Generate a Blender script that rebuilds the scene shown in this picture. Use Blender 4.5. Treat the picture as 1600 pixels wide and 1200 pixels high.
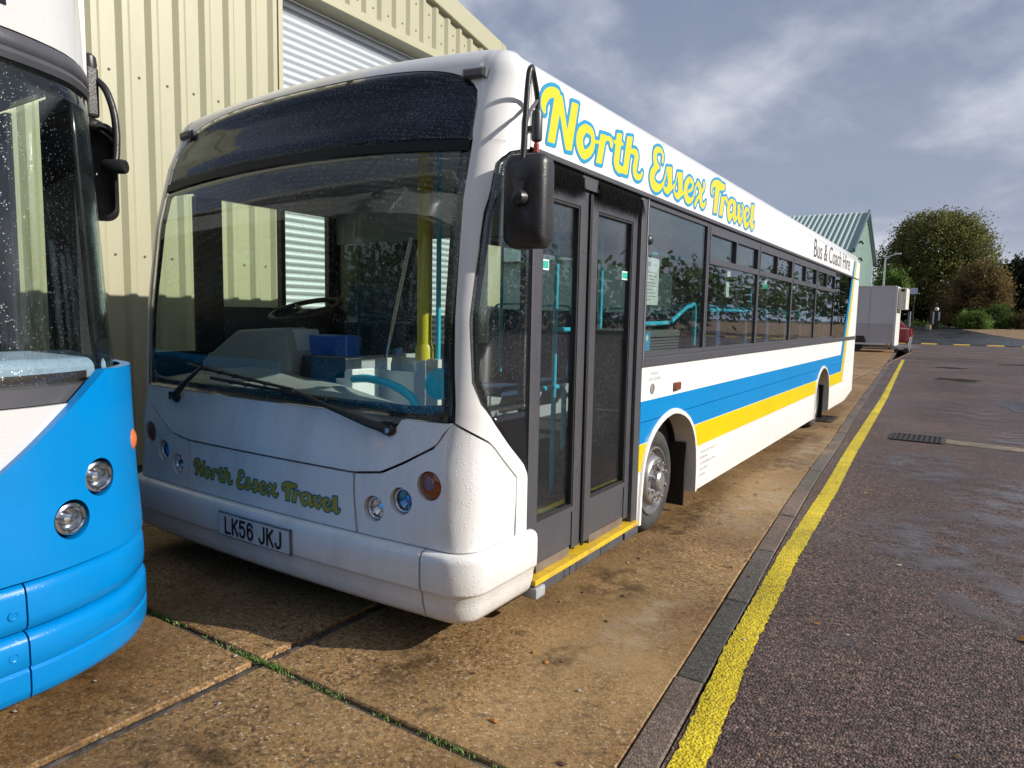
import bpy, bmesh, math, random
import numpy as np
from mathutils import Vector, Matrix
random.seed(7)
for o in list(bpy.data.objects): bpy.data.objects.remove(o)
scene = bpy.context.scene
COL = scene.collection
R_ = math.radians
# ------------------------------------------------------------------ camera
cam_d = bpy.data.cameras.new('camera'); cam = bpy.data.objects.new('camera', cam_d); COL.objects.link(cam)
yaw, pit, rol = R_(33.19), R_(5.66), R_(-1.12)
fw = Vector((-math.sin(yaw)*math.cos(pit), math.cos(yaw)*math.cos(pit), -math.sin(pit)))
rt = Vector((math.cos(yaw), math.sin(yaw), 0)); dn = fw.cross(rt)
rt2 = rt*math.cos(rol)+dn*math.sin(rol); dn2 = -rt*math.sin(rol)+dn*math.cos(rol)
mw = Matrix.Identity(4)
for i in range(3):
    mw[i][0], mw[i][1], mw[i][2] = rt2[i], -dn2[i], -fw[i]
mw.translation = Vector((1.65, 0, 1.42))
cam.matrix_world = mw
cam_d.sensor_width = 36; cam_d.lens = 24.435; cam_d.clip_start = .05; cam_d.clip_end = 3000
scene.camera = cam
# ------------------------------------------------------------------ light and sky
SUN_AZ, SUN_EL = R_(20), R_(28.5)
sv = Vector((math.cos(SUN_EL)*math.cos(SUN_AZ), math.cos(SUN_EL)*math.sin(SUN_AZ), math.sin(SUN_EL)))
sd = bpy.data.lights.new('sun', 'SUN'); sd.energy = 4.8; sd.angle = R_(.55); sd.color = (1, .94, .85)
so = bpy.data.objects.new('sun', sd); COL.objects.link(so); so.location = sv*60
so.rotation_euler = (-sv).to_track_quat('-Z', 'Y').to_euler()
world = bpy.data.worlds.new('World'); scene.world = world; world.use_nodes = True
wn, wl = world.node_tree.nodes, world.node_tree.links
wn.clear()
def N(nodes, t, **kw):
    n = nodes.new(t)
    for k, v in kw.items():
        setattr(n, k, v)
    return n
def build_world():
    out = N(wn, 'ShaderNodeOutputWorld'); bg = N(wn, 'ShaderNodeBackground'); bg.inputs[1].default_value = .084
    sky = N(wn, 'ShaderNodeTexSky', sky_type='NISHITA', sun_disc=False, sun_elevation=SUN_EL, sun_rotation=R_(70), air_density=1.0, dust_density=1.2, ozone_density=1.3)
    tc = N(wn, 'ShaderNodeTexCoord'); sx = N(wn, 'ShaderNodeSeparateXYZ'); wl.new(tc.outputs['Generated'], sx.inputs[0])
    def M(op, a, b=None):
        m = N(wn, 'ShaderNodeMath', operation=op)
        for i, q in enumerate((a, b)):
            if q is None: continue
            if isinstance(q, (int, float)): m.inputs[i].default_value = q
            else: wl.new(q, m.inputs[i])
        return m.outputs[0]
    zz = M('ADD', M('MAXIMUM', sx.outputs[2], 0.0), .30)
    cb = N(wn, 'ShaderNodeCombineXYZ'); wl.new(M('DIVIDE', sx.outputs[0], zz), cb.inputs[0]); wl.new(M('DIVIDE', sx.outputs[1], zz), cb.inputs[1]); cb.inputs[2].default_value = 8.1
    mp = N(wn, 'ShaderNodeMapping'); wl.new(cb.outputs[0], mp.inputs[0]); mp.inputs['Rotation'].default_value = (0, 0, .5); mp.inputs['Scale'].default_value = (1.1, 1.0, 1)
    n1 = N(wn, 'ShaderNodeTexNoise'); wl.new(mp.outputs[0], n1.inputs['Vector']); n1.inputs['Scale'].default_value = .8; n1.inputs['Detail'].default_value = 9; n1.inputs['Roughness'].default_value = .55; n1.inputs['Distortion'].default_value = .25
    n2 = N(wn, 'ShaderNodeTexNoise'); wl.new(mp.outputs[0], n2.inputs['Vector']); n2.inputs['Scale'].default_value = 1.5; n2.inputs['Detail'].default_value = 8; n2.inputs['Roughness'].default_value = .56; n2.inputs['Distortion'].default_value = .15
    cov = N(wn, 'ShaderNodeMapRange', interpolation_type='SMOOTHSTEP'); wl.new(n1.outputs[0], cov.inputs[0]); cov.inputs[1].default_value = .30; cov.inputs[2].default_value = .46
    lit = N(wn, 'ShaderNodeMapRange', interpolation_type='SMOOTHSTEP'); wl.new(n2.outputs[0], lit.inputs[0]); lit.inputs[1].default_value = .42; lit.inputs[2].default_value = .70
    hz = N(wn, 'ShaderNodeMapRange'); wl.new(sx.outputs[2], hz.inputs[0]); hz.inputs[1].default_value = .0; hz.inputs[2].default_value = .38; hz.inputs[3].default_value = 1.; hz.inputs[4].default_value = .0
    cc = N(wn, 'ShaderNodeMix', data_type='RGBA'); wl.new(lit.outputs[0], cc.inputs[0]); cc.inputs[6].default_value = (2.6, 3.1, 4.4, 1); cc.inputs[7].default_value = (8.0, 8.3, 9.0, 1)
    hc = N(wn, 'ShaderNodeMix', data_type='RGBA'); wl.new(M('MULTIPLY', hz.outputs[0], .5), hc.inputs[0]); wl.new(cc.outputs[2], hc.inputs[6]); hc.inputs[7].default_value = (5.6, 6.0, 7.0, 1)
    dim = N(wn, 'ShaderNodeMix', data_type='RGBA', blend_type='MULTIPLY'); dim.inputs[0].default_value = 1.; wl.new(sky.outputs[0], dim.inputs[6]); dim.inputs[7].default_value = (.8, .85, .95, 1)
    mx = N(wn, 'ShaderNodeMix', data_type='RGBA'); wl.new(cov.outputs[0], mx.inputs[0]); wl.new(dim.outputs[2], mx.inputs[6]); wl.new(hc.outputs[2], mx.inputs[7])
    wl.new(mx.outputs[2], bg.inputs[0]); wl.new(bg.outputs[0], out.inputs[0])
build_world()
vs = scene.view_settings; vs.view_transform = 'Standard'; vs.look = 'None'; vs.exposure = 0.2; vs.gamma = 1.0
scene.render.engine = 'CYCLES'
cy = scene.cycles; cy.max_bounces = 6; cy.transparent_max_bounces = 14; cy.diffuse_bounces = 2; cy.glossy_bounces = 3; cy.transmission_bounces = 3; cy.use_adaptive_sampling = True; cy.adaptive_threshold = .025; cy.use_denoising = True; cy.caustics_reflective = False; cy.caustics_refractive = False

# ------------------------------------------------------------------ materials
MATS = {}
def nodes_of(m): return m.node_tree.nodes, m.node_tree.links
def pm(name, base, rough=.5, metal=0., var=.12, vscale=6., bump=0., bscale=40., coat=0., spec=.5, dirt=None, dscale=3., damt=.5, emis=None, rvar=0., stretch=None, drops=0.):
    """principled material, noise-varied colour and relief, optional dirt colour"""
    if name in MATS: return MATS[name]
    m = bpy.data.materials.new(name); m.use_nodes = True; n, l = nodes_of(m); n.clear()
    out = N(n, 'ShaderNodeOutputMaterial'); p = N(n, 'ShaderNodeBsdfPrincipled'); l.new(p.outputs[0], out.inputs[0])
    tc = N(n, 'ShaderNodeTexCoord'); src = tc.outputs['Object']
    if stretch:
        mp = N(n, 'ShaderNodeMapping'); l.new(src, mp.inputs[0]); mp.inputs['Scale'].default_value = stretch; src = mp.outputs[0]
    nz = N(n, 'ShaderNodeTexNoise'); l.new(src, nz.inputs['Vector']); nz.inputs['Scale'].default_value = vscale; nz.inputs['Detail'].default_value = 6
    mx = N(n, 'ShaderNodeMix', data_type='RGBA'); l.new(nz.outputs[0], mx.inputs[0])
    b = Vector(base[:3]); mx.inputs[6].default_value = (*[max(0, c*(1-var)) for c in b], 1); mx.inputs[7].default_value = (*[min(1, c*(1+var)) for c in b], 1)
    colr = mx.outputs[2]
    if dirt:
        n2 = N(n, 'ShaderNodeTexNoise'); l.new(src, n2.inputs['Vector']); n2.inputs['Scale'].default_value = dscale; n2.inputs['Detail'].default_value = 8; n2.inputs['Roughness'].default_value = .65
        mr = N(n, 'ShaderNodeMapRange'); l.new(n2.outputs[0], mr.inputs[0]); mr.inputs[1].default_value = .45; mr.inputs[2].default_value = .75; mr.inputs[4].default_value = damt
        mx2 = N(n, 'ShaderNodeMix', data_type='RGBA'); l.new(mr.outputs[0], mx2.inputs[0]); l.new(colr, mx2.inputs[6]); mx2.inputs[7].default_value = (*dirt, 1); colr = mx2.outputs[2]
    l.new(colr, p.inputs['Base Color'])
    p.inputs['Roughness'].default_value = rough; p.inputs['Metallic'].default_value = metal; p.inputs['Coat Weight'].default_value = coat; p.inputs['Coat Roughness'].default_value = .06
    p.inputs['Specular IOR Level'].default_value = spec
    if rvar:
        mr3 = N(n, 'ShaderNodeMapRange'); l.new(nz.outputs[0], mr3.inputs[0]); mr3.inputs[1].default_value = .3; mr3.inputs[2].default_value = .7; mr3.inputs[3].default_value = max(.02, rough-rvar); mr3.inputs[4].default_value = min(1, rough+rvar); l.new(mr3.outputs[0], p.inputs['Roughness'])
    nrm = None
    if bump:
        n3 = N(n, 'ShaderNodeTexNoise'); l.new(src, n3.inputs['Vector']); n3.inputs['Scale'].default_value = bscale; n3.inputs['Detail'].default_value = 5
        bp = N(n, 'ShaderNodeBump'); bp.inputs['Strength'].default_value = bump; bp.inputs['Distance'].default_value = .01; l.new(n3.outputs[0], bp.inputs['Height']); nrm = bp.outputs[0]
    if drops:
        vo = N(n, 'ShaderNodeTexVoronoi'); l.new(tc.outputs['Object'], vo.inputs['Vector']); vo.inputs['Scale'].default_value = 85
        md = N(n, 'ShaderNodeMapRange', interpolation_type='SMOOTHSTEP'); l.new(vo.outputs['Distance'], md.inputs[0]); md.inputs[1].default_value = .12; md.inputs[2].default_value = .34; md.inputs[3].default_value = 1; md.inputs[4].default_value = 0
        gt = N(n, 'ShaderNodeMath', operation='GREATER_THAN'); sp = N(n, 'ShaderNodeSeparateColor'); l.new(vo.outputs['Color'], sp.inputs[0]); l.new(sp.outputs[0], gt.inputs[0]); gt.inputs[1].default_value = .5
        mu = N(n, 'ShaderNodeMath', operation='MULTIPLY'); l.new(md.outputs[0], mu.inputs[0]); l.new(gt.outputs[0], mu.inputs[1])
        bp2 = N(n, 'ShaderNodeBump'); bp2.inputs['Strength'].default_value = drops; bp2.inputs['Distance'].default_value = .004; l.new(mu.outputs[0], bp2.inputs['Height'])
        if nrm: l.new(nrm, bp2.inputs['Normal'])
        nrm = bp2.outputs[0]
    if nrm: l.new(nrm, p.inputs['Normal'])
    if emis:
        p.inputs['Emission Color'].default_value = (*emis[:3], 1); p.inputs['Emission Strength'].default_value = emis[3]
    MATS[name] = m; return m
def glass(name, tint, base=.045, drops=0., dscale=95., gl=(.95, .97, 1), rough=.004):
    """thin glazing: tinted see-through sheet with facing-dependent mirror and rain specks"""
    if name in MATS: return MATS[name]
    m = bpy.data.materials.new(name); m.use_nodes = True; n, l = nodes_of(m); n.clear()
    out = N(n, 'ShaderNodeOutputMaterial'); tr = N(n, 'ShaderNodeBsdfTransparent'); tr.inputs[0].default_value = (*tint, 1)
    gs = N(n, 'ShaderNodeBsdfGlossy'); gs.inputs['Roughness'].default_value = rough; gs.inputs[0].default_value = (*gl, 1)
    lw = N(n, 'ShaderNodeLayerWeight'); lw.inputs[0].default_value = .5
    pw = N(n, 'ShaderNodeMath', operation='POWER'); l.new(lw.outputs['Facing'], pw.inputs[0]); pw.inputs[1].default_value = 5
    ma = N(n, 'ShaderNodeMath', operation='MULTIPLY_ADD'); l.new(pw.outputs[0], ma.inputs[0]); ma.inputs[1].default_value = 1-base; ma.inputs[2].default_value = base
    tc = N(n, 'ShaderNodeTexCoord')
    nz = N(n, 'ShaderNodeTexNoise'); l.new(tc.outputs['Object'], nz.inputs['Vector']); nz.inputs['Scale'].default_value = 1.6; nz.inputs['Detail'].default_value = 1
    bp = N(n, 'ShaderNodeBump'); bp.inputs['Strength'].default_value = .08; bp.inputs['Distance'].default_value = .02; l.new(nz.outputs[0], bp.inputs['Height']); l.new(bp.outputs[0], gs.inputs['Normal'])
    mx = N(n, 'ShaderNodeMixShader'); l.new(ma.outputs[0], mx.inputs[0]); l.new(tr.outputs[0], mx.inputs[1]); l.new(gs.outputs[0], mx.inputs[2])
    res = mx.outputs[0]
    # a film of dust
    df = N(n, 'ShaderNodeBsdfDiffuse'); df.inputs[0].default_value = (.55, .56, .55, 1)
    nd = N(n, 'ShaderNodeTexNoise'); l.new(tc.outputs['Object'], nd.inputs['Vector']); nd.inputs['Scale'].default_value = 3.5; nd.inputs['Detail'].default_value = 6
    mr = N(n, 'ShaderNodeMapRange'); l.new(nd.outputs[0], mr.inputs[0]); mr.inputs[1].default_value = .4; mr.inputs[2].default_value = .8; mr.inputs[3].default_value = .001; mr.inputs[4].default_value = .010
    m2 = N(n, 'ShaderNodeMixShader'); l.new(mr.outputs[0], m2.inputs[0]); l.new(res, m2.inputs[1]); l.new(df.outputs[0], m2.inputs[2]); res = m2.outputs[0]
    if drops:
        vo = N(n, 'ShaderNodeTexVoronoi'); l.new(tc.outputs['Object'], vo.inputs['Vector']); vo.inputs['Scale'].default_value = dscale
        sp = N(n, 'ShaderNodeSeparateColor'); l.new(vo.outputs['Color'], sp.inputs[0])
        rq = N(n, 'ShaderNodeMath', operation='POWER'); l.new(sp.outputs[1], rq.inputs[0]); rq.inputs[1].default_value = 2.; rr = N(n, 'ShaderNodeMath', operation='MULTIPLY_ADD'); l.new(rq.outputs[0], rr.inputs[0]); rr.inputs[1].default_value = .34; rr.inputs[2].default_value = .05
        lt = N(n, 'ShaderNodeMath', operation='LESS_THAN'); l.new(vo.outputs['Distance'], lt.inputs[0]); l.new(rr.outputs[0], lt.inputs[1])
        n4 = N(n, 'ShaderNodeTexNoise'); l.new(tc.outputs['Object'], n4.inputs['Vector']); n4.inputs['Scale'].default_value = 2.2
        thr = N(n, 'ShaderNodeMath', operation='MULTIPLY_ADD'); l.new(n4.outputs[0], thr.inputs[0]); thr.inputs[1].default_value = -2.4; thr.inputs[2].default_value = 1.88-drops*.3
        gt = N(n, 'ShaderNodeMath', operation='GREATER_THAN'); l.new(sp.outputs[0], gt.inputs[0]); l.new(thr.outputs[0], gt.inputs[1])
        mu = N(n, 'ShaderNodeMath', operation='MULTIPLY'); l.new(lt.outputs[0], mu.inputs[0]); l.new(gt.outputs[0], mu.inputs[1])
        m3f = N(n, 'ShaderNodeMath', operation='MULTIPLY'); l.new(mu.outputs[0], m3f.inputs[0]); m3f.inputs[1].default_value = .32
        dg = N(n, 'ShaderNodeBsdfGlossy'); dg.inputs['Roughness'].default_value = .35; dg.inputs[0].default_value = (.8, .85, .9, 1)
        m3 = N(n, 'ShaderNodeMixShader'); l.new(m3f.outputs[0], m3.inputs[0]); l.new(res, m3.inputs[1]); l.new(dg.outputs[0], m3.inputs[2]); res = m3.outputs[0]
    l.new(res, out.inputs[0]); MATS[name] = m; return m

# ------------------------------------------------------------------ mesh helpers
class MB:
    def __init__(s): s.v = []; s.f = []; s.mi = []; s.cur = 0
    def add(s, vs, fs):
        b = len(s.v); s.v += [tuple(p) for p in vs]
        for f in fs: s.f.append(tuple(b+i for i in f)); s.mi.append(s.cur)
        return s
    def box(s, x0, x1, y0, y1, z0, z1):
        return s.add([(x0,y0,z0),(x1,y0,z0),(x1,y1,z0),(x0,y1,z0),(x0,y0,z1),(x1,y0,z1),(x1,y1,z1),(x0,y1,z1)], [(0,3,2,1),(4,5,6,7),(0,1,5,4),(1,2,6,5),(2,3,7,6),(3,0,4,7)])
    def hexa(s, p): return s.add(p, [(0,3,2,1),(4,5,6,7),(0,1,5,4),(1,2,6,5),(2,3,7,6),(3,0,4,7)])
    def prism(s, poly, axis, a0, a1):
        """poly: list of the two other coordinates (cyclic order x,y,z without axis)"""
        def P(q, a):
            return (a, q[0], q[1]) if axis == 0 else ((q[0], a, q[1]) if axis == 1 else (q[0], q[1], a))
        n = len(poly)
        return s.add([P(q, a0) for q in poly]+[P(q, a1) for q in poly], [tuple(range(n))[::-1], tuple(range(n, 2*n))]+[(i, (i+1) % n, n+(i+1) % n, n+i) for i in range(n)])
    def grid(s, G, loop_i=False, loop_j=False):
        n, m = len(G), len(G[0]); vs = [p for r in G for p in r]; fs = []
        for i in range(n if loop_i else n-1):
            for j in range(m if loop_j else m-1):
                fs.append((i*m+j, ((i+1) % n)*m+j, ((i+1) % n)*m+(j+1) % m, i*m+(j+1) % m))
        return s.add(vs, fs)
    def sheet(s, A, B):
        """closed sheet between outer grid A and inner grid B"""
        n, m = len(A), len(A[0]); b = len(s.v); s.v += [tuple(p) for r in A for p in r]+[tuple(p) for r in B for p in r]; k = n*m; F = []
        for i in range(n-1):
            for j in range(m-1):
                q = (i*m+j, (i+1)*m+j, (i+1)*m+j+1, i*m+j+1); F.append(q); F.append(tuple(x+k for x in q[::-1]))
        for i in range(n-1):
            for j in (0, m-1):
                q = (i*m+j, i*m+j+k, (i+1)*m+j+k, (i+1)*m+j); F.append(q if j == 0 else q[::-1])
        for j in range(m-1):
            for i in (0, n-1):
                q = (i*m+j, i*m+j+1, i*m+j+1+k, i*m+j+k); F.append(q if i == 0 else q[::-1])
        for f in F: s.f.append(tuple(b+i for i in f)); s.mi.append(s.cur)
        return s
    def tube(s, path, r, n=8, cap=True):
        P = [Vector(p) for p in path]; rings = []; up = None
        rr = r if isinstance(r, (list, tuple)) else [r]*len(P)
        for i, p in enumerate(P):
            t = (P[min(i+1, len(P)-1)]-P[max(i-1, 0)]).normalized()
            if up is None:
                a = Vector((0, 0, 1)) if abs(t.z) < .9 else Vector((1, 0, 0)); up = (a-t*a.dot(t)).normalized()
            else:
                up = up-t*up.dot(t); up = up.normalized() if up.length > 1e-6 else Vector((1, 0, 0))
            w = t.cross(up); rings.append([p+(up*math.cos(2*math.pi*k/n)+w*math.sin(2*math.pi*k/n))*rr[i] for k in range(n)])
        b = len(s.v); s.grid(rings, loop_j=True)
        if cap:
            s.f.append(tuple(b+k for k in range(n))[::-1]); s.mi.append(s.cur); e = b+(len(P)-1)*n; s.f.append(tuple(e+k for k in range(n))); s.mi.append(s.cur)
        return s
    def lathe(s, prof, c, axis=(1, 0, 0), n=32, cap=True):
        """prof: (radius, height along axis)"""
        ax = Vector(axis).normalized(); a = Vector((0, 0, 1)) if abs(ax.z) < .9 else Vector((1, 0, 0)); u = (a-ax*a.dot(ax)).normalized(); w = ax.cross(u); c = Vector(c)
        G = [[c+ax*h+(u*math.cos(2*math.pi*k/n)+w*math.sin(2*math.pi*k/n))*r for k in range(n)] for r, h in prof]
        b = len(s.v); s.grid(G, loop_j=True)
        if cap:
            s.f.append(tuple(b+k for k in range(n))[::-1]); s.mi.append(s.cur); e = b+(len(prof)-1)*n; s.f.append(tuple(e+k for k in range(n))); s.mi.append(s.cur)
        return s
    def mesh(s, name, smooth=None, bevel=0., seg=2, recalc=True):
        me = bpy.data.meshes.new(name); me.from_pydata(s.v, [], s.f); 
        bm = bmesh.new(); bm.from_mesh(me)
        if recalc: bmesh.ops.recalc_face_normals(bm, faces=bm.faces)
        if bevel:
            bmesh.ops.remove_doubles(bm, verts=bm.verts, dist=1e-5)
            es = [e for e in bm.edges if len(e.link_faces) == 2 and e.calc_face_angle(0) > .6]
            bmesh.ops.bevel(bm, geom=es, offset=bevel, segments=seg, affect='EDGES', profile=.6)
        bm.to_mesh(me); bm.free()
        if len(set(s.mi)) > 1 and not bevel:
            me.polygons.foreach_set('material_index', s.mi)
        if smooth is not None:
            me.polygons.foreach_set('use_smooth', [True]*len(me.polygons))
            if smooth > 0: me.set_sharp_from_angle(angle=R_(smooth))
        me.update(); return me
    def build(s, name, mat, parent=None, smooth=None, bevel=0., seg=2, recalc=True):
        me = s.mesh(name, smooth, bevel, seg, recalc)
        for m in (mat if isinstance(mat, (list, tuple)) else [mat]): me.materials.append(m)
        o = bpy.data.objects.new(name, me); COL.objects.link(o)
        if parent: o.parent = parent
        return o
def obj_from(name, me, parent=None, loc=(0, 0, 0), rot=(0, 0, 0)):
    o = bpy.data.objects.new(name, me); COL.objects.link(o); o.location = loc; o.rotation_euler = rot
    if parent: o.parent = parent
    return o
def thing(name, label, cat, group=None):
    o = bpy.data.objects.new(name, None); COL.objects.link(o); o.empty_display_size = .2
    return tag(o, label, cat, group)
def tag(o, label=None, cat=None, group=None, kind=None):
    if label: o['label'] = label
    if cat: o['category'] = cat
    if group: o['group'] = group
    if kind: o['kind'] = kind
    return o
def base_at(root, loc):
    """puts a thing's Empty at its base and keeps its parts where they stand"""
    for c in root.children:
        if c.parent == root: c.location = Vector(c.location)-Vector(loc)
    root.location = loc
def cut(o, cutters):
    """boolean difference with temporary solids"""
    tmp = []
    for mb in cutters:
        c = mb.build('cutter', [], None); tmp.append(c); md = o.modifiers.new('b', 'BOOLEAN'); md.operation = 'DIFFERENCE'; md.object = c; md.solver = 'EXACT'
    dg = bpy.context.evaluated_depsgraph_get(); dg.update(); me = bpy.data.meshes.new_from_object(o.evaluated_get(dg)); o.modifiers.clear(); old = o.data; o.data = me
    for c in tmp: bpy.data.objects.remove(c)
def lerp(a, b, t): return a+(b-a)*t
def interp(x, pts): return float(np.interp(x, [p[0] for p in pts], [p[1] for p in pts]))
def crom(pts, k=6):
    P = [np.array(p, float) for p in pts]; out = []
    for i in range(len(P)-1):
        p0, p1, p2, p3 = P[max(i-1, 0)], P[i], P[i+1], P[min(i+2, len(P)-1)]
        for j in range(k):
            t = j/k; out.append(.5*((2*p1)+(-p0+p2)*t+(2*p0-5*p1+4*p2-p3)*t*t+(-p0+3*p1-3*p2+p3)*t**3))
    out.append(P[-1]); return out
GZ = -.03      # ground level
# ------------------------------------------------------------------ ground
def stone_mat(name, cols, scale, bump, rough, stain=None, stain_scale=.8, wet=0., grit=.35, big=1.0, vb=1.0, pits=0., spec_=.32):
    m = bpy.data.materials.new(name); m.use_nodes = True; n, l = nodes_of(m); n.clear()
    out = N(n, 'ShaderNodeOutputMaterial'); p = N(n, 'ShaderNodeBsdfPrincipled'); l.new(p.outputs[0], out.inputs[0])
    tc = N(n, 'ShaderNodeTexCoord'); src = tc.outputs['Object']
    vo = N(n, 'ShaderNodeTexVoronoi'); l.new(src, vo.inputs['Vector']); vo.inputs['Scale'].default_value = scale
    ramp = N(n, 'ShaderNodeValToRGB'); sp = N(n, 'ShaderNodeSeparateColor'); l.new(vo.outputs['Color'], sp.inputs[0]); l.new(sp.outputs[0], ramp.inputs[0])
    ramp.color_ramp.interpolation = 'LINEAR'
    while len(ramp.color_ramp.elements) < len(cols): ramp.color_ramp.elements.new(.5)
    for i, c in enumerate(cols): e = ramp.color_ramp.elements[i]; e.position = c[0]; e.color = (*c[1], 1)
    # low-frequency tone
    nz = N(n, 'ShaderNodeTexNoise'); l.new(src, nz.inputs['Vector']); nz.inputs['Scale'].default_value = big; nz.inputs['Detail'].default_value = 9; nz.inputs['Roughness'].default_value = .62
    mr = N(n, 'ShaderNodeMapRange'); l.new(nz.outputs[0], mr.inputs[0]); mr.inputs[1].default_value = .3; mr.inputs[2].default_value = .7; mr.inputs[3].default_value = .62; mr.inputs[4].default_value = 1.3
    hv = N(n, 'ShaderNodeMix', data_type='RGBA', blend_type='MULTIPLY'); hv.inputs[0].default_value = 1; l.new(ramp.outputs[0], hv.inputs[6]); l.new(mr.outputs[0], hv.inputs[7]); colr = hv.outputs[2]
    # grit pits
    v2 = N(n, 'ShaderNodeTexNoise'); l.new(src, v2.inputs['Vector']); v2.inputs['Scale'].default_value = scale*.42; v2.inputs['Detail'].default_value = 4; v2.inputs['Roughness'].default_value = .7
    g2 = N(n, 'ShaderNodeMapRange'); l.new(v2.outputs[0], g2.inputs[0]); g2.inputs[1].default_value = .34; g2.inputs[2].default_value = .52; g2.inputs[3].default_value = 1-grit; g2.inputs[4].default_value = 1
    gm = N(n, 'ShaderNodeMix', data_type='RGBA', blend_type='MULTIPLY'); gm.inputs[0].default_value = 1; l.new(colr, gm.inputs[6]); l.new(g2.outputs[0], gm.inputs[7]); colr = gm.outputs[2]
    if pits:
        for psc, lo, hi in ((38., .555, .63), (15., .61, .68)):
            pn = N(n, 'ShaderNodeTexNoise'); l.new(src, pn.inputs['Vector']); pn.inputs['Scale'].default_value = psc; pn.inputs['Detail'].default_value = 3; pn.inputs['Roughness'].default_value = .6
            pr = N(n, 'ShaderNodeMapRange'); l.new(pn.outputs[0], pr.inputs[0]); pr.inputs[1].default_value = lo; pr.inputs[2].default_value = hi; pr.inputs[4].default_value = pits
            px_ = N(n, 'ShaderNodeMix', data_type='RGBA'); l.new(pr.outputs[0], px_.inputs[0]); l.new(colr, px_.inputs[6]); px_.inputs[7].default_value = (.055, .036, .02, 1); colr = px_.outputs[2]
    if stain:
        for col, sc, lo, hi, amt, off in stain:
            mp = N(n, 'ShaderNodeMapping'); l.new(src, mp.inputs[0]); mp.inputs['Location'].default_value = (off, off*.7, 0)
            s = N(n, 'ShaderNodeTexNoise'); l.new(mp.outputs[0], s.inputs['Vector']); s.inputs['Scale'].default_value = sc; s.inputs['Detail'].default_value = 10; s.inputs['Roughness'].default_value = .68; s.inputs['Distortion'].default_value = .4
            r2 = N(n, 'ShaderNodeMapRange'); l.new(s.outputs[0], r2.inputs[0]); r2.inputs[1].default_value = lo; r2.inputs[2].default_value = hi; r2.inputs[4].default_value = amt
            sm = N(n, 'ShaderNodeMix', data_type='RGBA'); l.new(r2.outputs[0], sm.inputs[0]); l.new(colr, sm.inputs[6]); sm.inputs[7].default_value = (*col, 1); colr = sm.outputs[2]
    l.new(colr, p.inputs['Base Color']); p.inputs['Specular IOR Level'].default_value = spec_
    wn_ = N(n, 'ShaderNodeTexNoise'); l.new(src, wn_.inputs['Vector']); wn_.inputs['Scale'].default_value = .55; wn_.inputs['Detail'].default_value = 7; wn_.inputs['Distortion'].default_value = .6
    wr = N(n, 'ShaderNodeMapRange'); l.new(wn_.outputs[0], wr.inputs[0]); wr.inputs[1].default_value = .48; wr.inputs[2].default_value = .68; wr.inputs[3].default_value = rough; wr.inputs[4].default_value = max(.06, rough-wet); l.new(wr.outputs[0], p.inputs['Roughness'])
    ad = N(n, 'ShaderNodeMath', operation='ADD'); iv = N(n, 'ShaderNodeMath', operation='MULTIPLY'); l.new(vo.outputs['Distance'], iv.inputs[0]); iv.inputs[1].default_value = -vb; l.new(iv.outputs[0], ad.inputs[0]); l.new(v2.outputs[0], ad.inputs[1])
    bp = N(n, 'ShaderNodeBump'); bp.inputs['Strength'].default_value = bump; bp.inputs['Distance'].default_value = .8/scale; l.new(ad.outputs[0], bp.inputs['Height']); l.new(bp.outputs[0], p.inputs['Normal'])
    MATS[name] = m; return m
M_conc = stone_mat('concrete', [(0, (.20, .110, .044)), (.35, (.285, .168, .068)), (.8, (.325, .198, .084)), (.93, (.39, .26, .13)), (1, (.56, .46, .34))], 130, .6, .68, stain=[((.14, .072, .026), .9, .44, .70, .8, 3.), ((.46, .31, .145), .5, .50, .68, .5, 11.), ((.06, .042, .025), 6., .6, .74, .65, 5.)], wet=.2, grit=.62, vb=.25, pits=.8, big=1.4)
M_asph = stone_mat('asphalt', [(0, (.018, .011, .010)), (.35, (.078, .048, .041)), (.6, (.135, .080, .064)), (.85, (.195, .118, .092)), (1, (.29, .21, .17))], 96, .9, .56, stain=[((.045, .036, .035), .35, .5, .75, .55, 7.), ((.19, .15, .135), .8, .56, .8, .3, 1.)], wet=.3, grit=.85, big=.5, spec_=.36)
M_wet = stone_mat('wet_asphalt', [(0, (.012, .013, .015)), (.6, (.03, .031, .035)), (1, (.06, .06, .065))], 30, .35, .32, wet=.24, grit=.3, big=.2)
M_earth = stone_mat('earth', [(0, (.035, .028, .02)), (.6, (.07, .055, .04)), (1, (.11, .09, .065))], 60, .8, .9)
M_gravel = stone_mat('gravel', [(0, (.15, .085, .045)), (.6, (.27, .165, .085)), (1, (.4, .29, .18))], 22, .8, .85)
M_kerb = [stone_mat('kerb_grey', [(0, (.07, .062, .055)), (.6, (.12, .105, .092)), (1, (.18, .16, .145))], 120, .5, .7), stone_mat('kerb_brown', [(0, (.10, .072, .058)), (.6, (.165, .12, .098)), (1, (.24, .185, .155))], 120, .5, .7), stone_mat('kerb_dark', [(0, (.05, .048, .044)), (.6, (.085, .08, .07)), (1, (.13, .12, .105))], 120, .5, .7)]
M_yel = stone_mat('road_paint_yellow', [(0, (.52, .39, .010)), (.5, (.66, .51, .015)), (1, (.72, .58, .04))], 90, .7, .55, stain=[((.12, .09, .03), 7., .58, .72, .8, 2.), ((.2, .15, .03), 28., .58, .7, .7, 9.)], wet=.1, grit=.45)
M_joint = pm('joint_filler', (.035, .03, .026), .75, var=.5, vscale=30, bump=.6, bscale=70, dirt=(.16, .13, .10), dscale=16, damt=.8)
def gh(x, y): return GZ+1.0*max(0., min(1., (y-57)/42))**1.15
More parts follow.
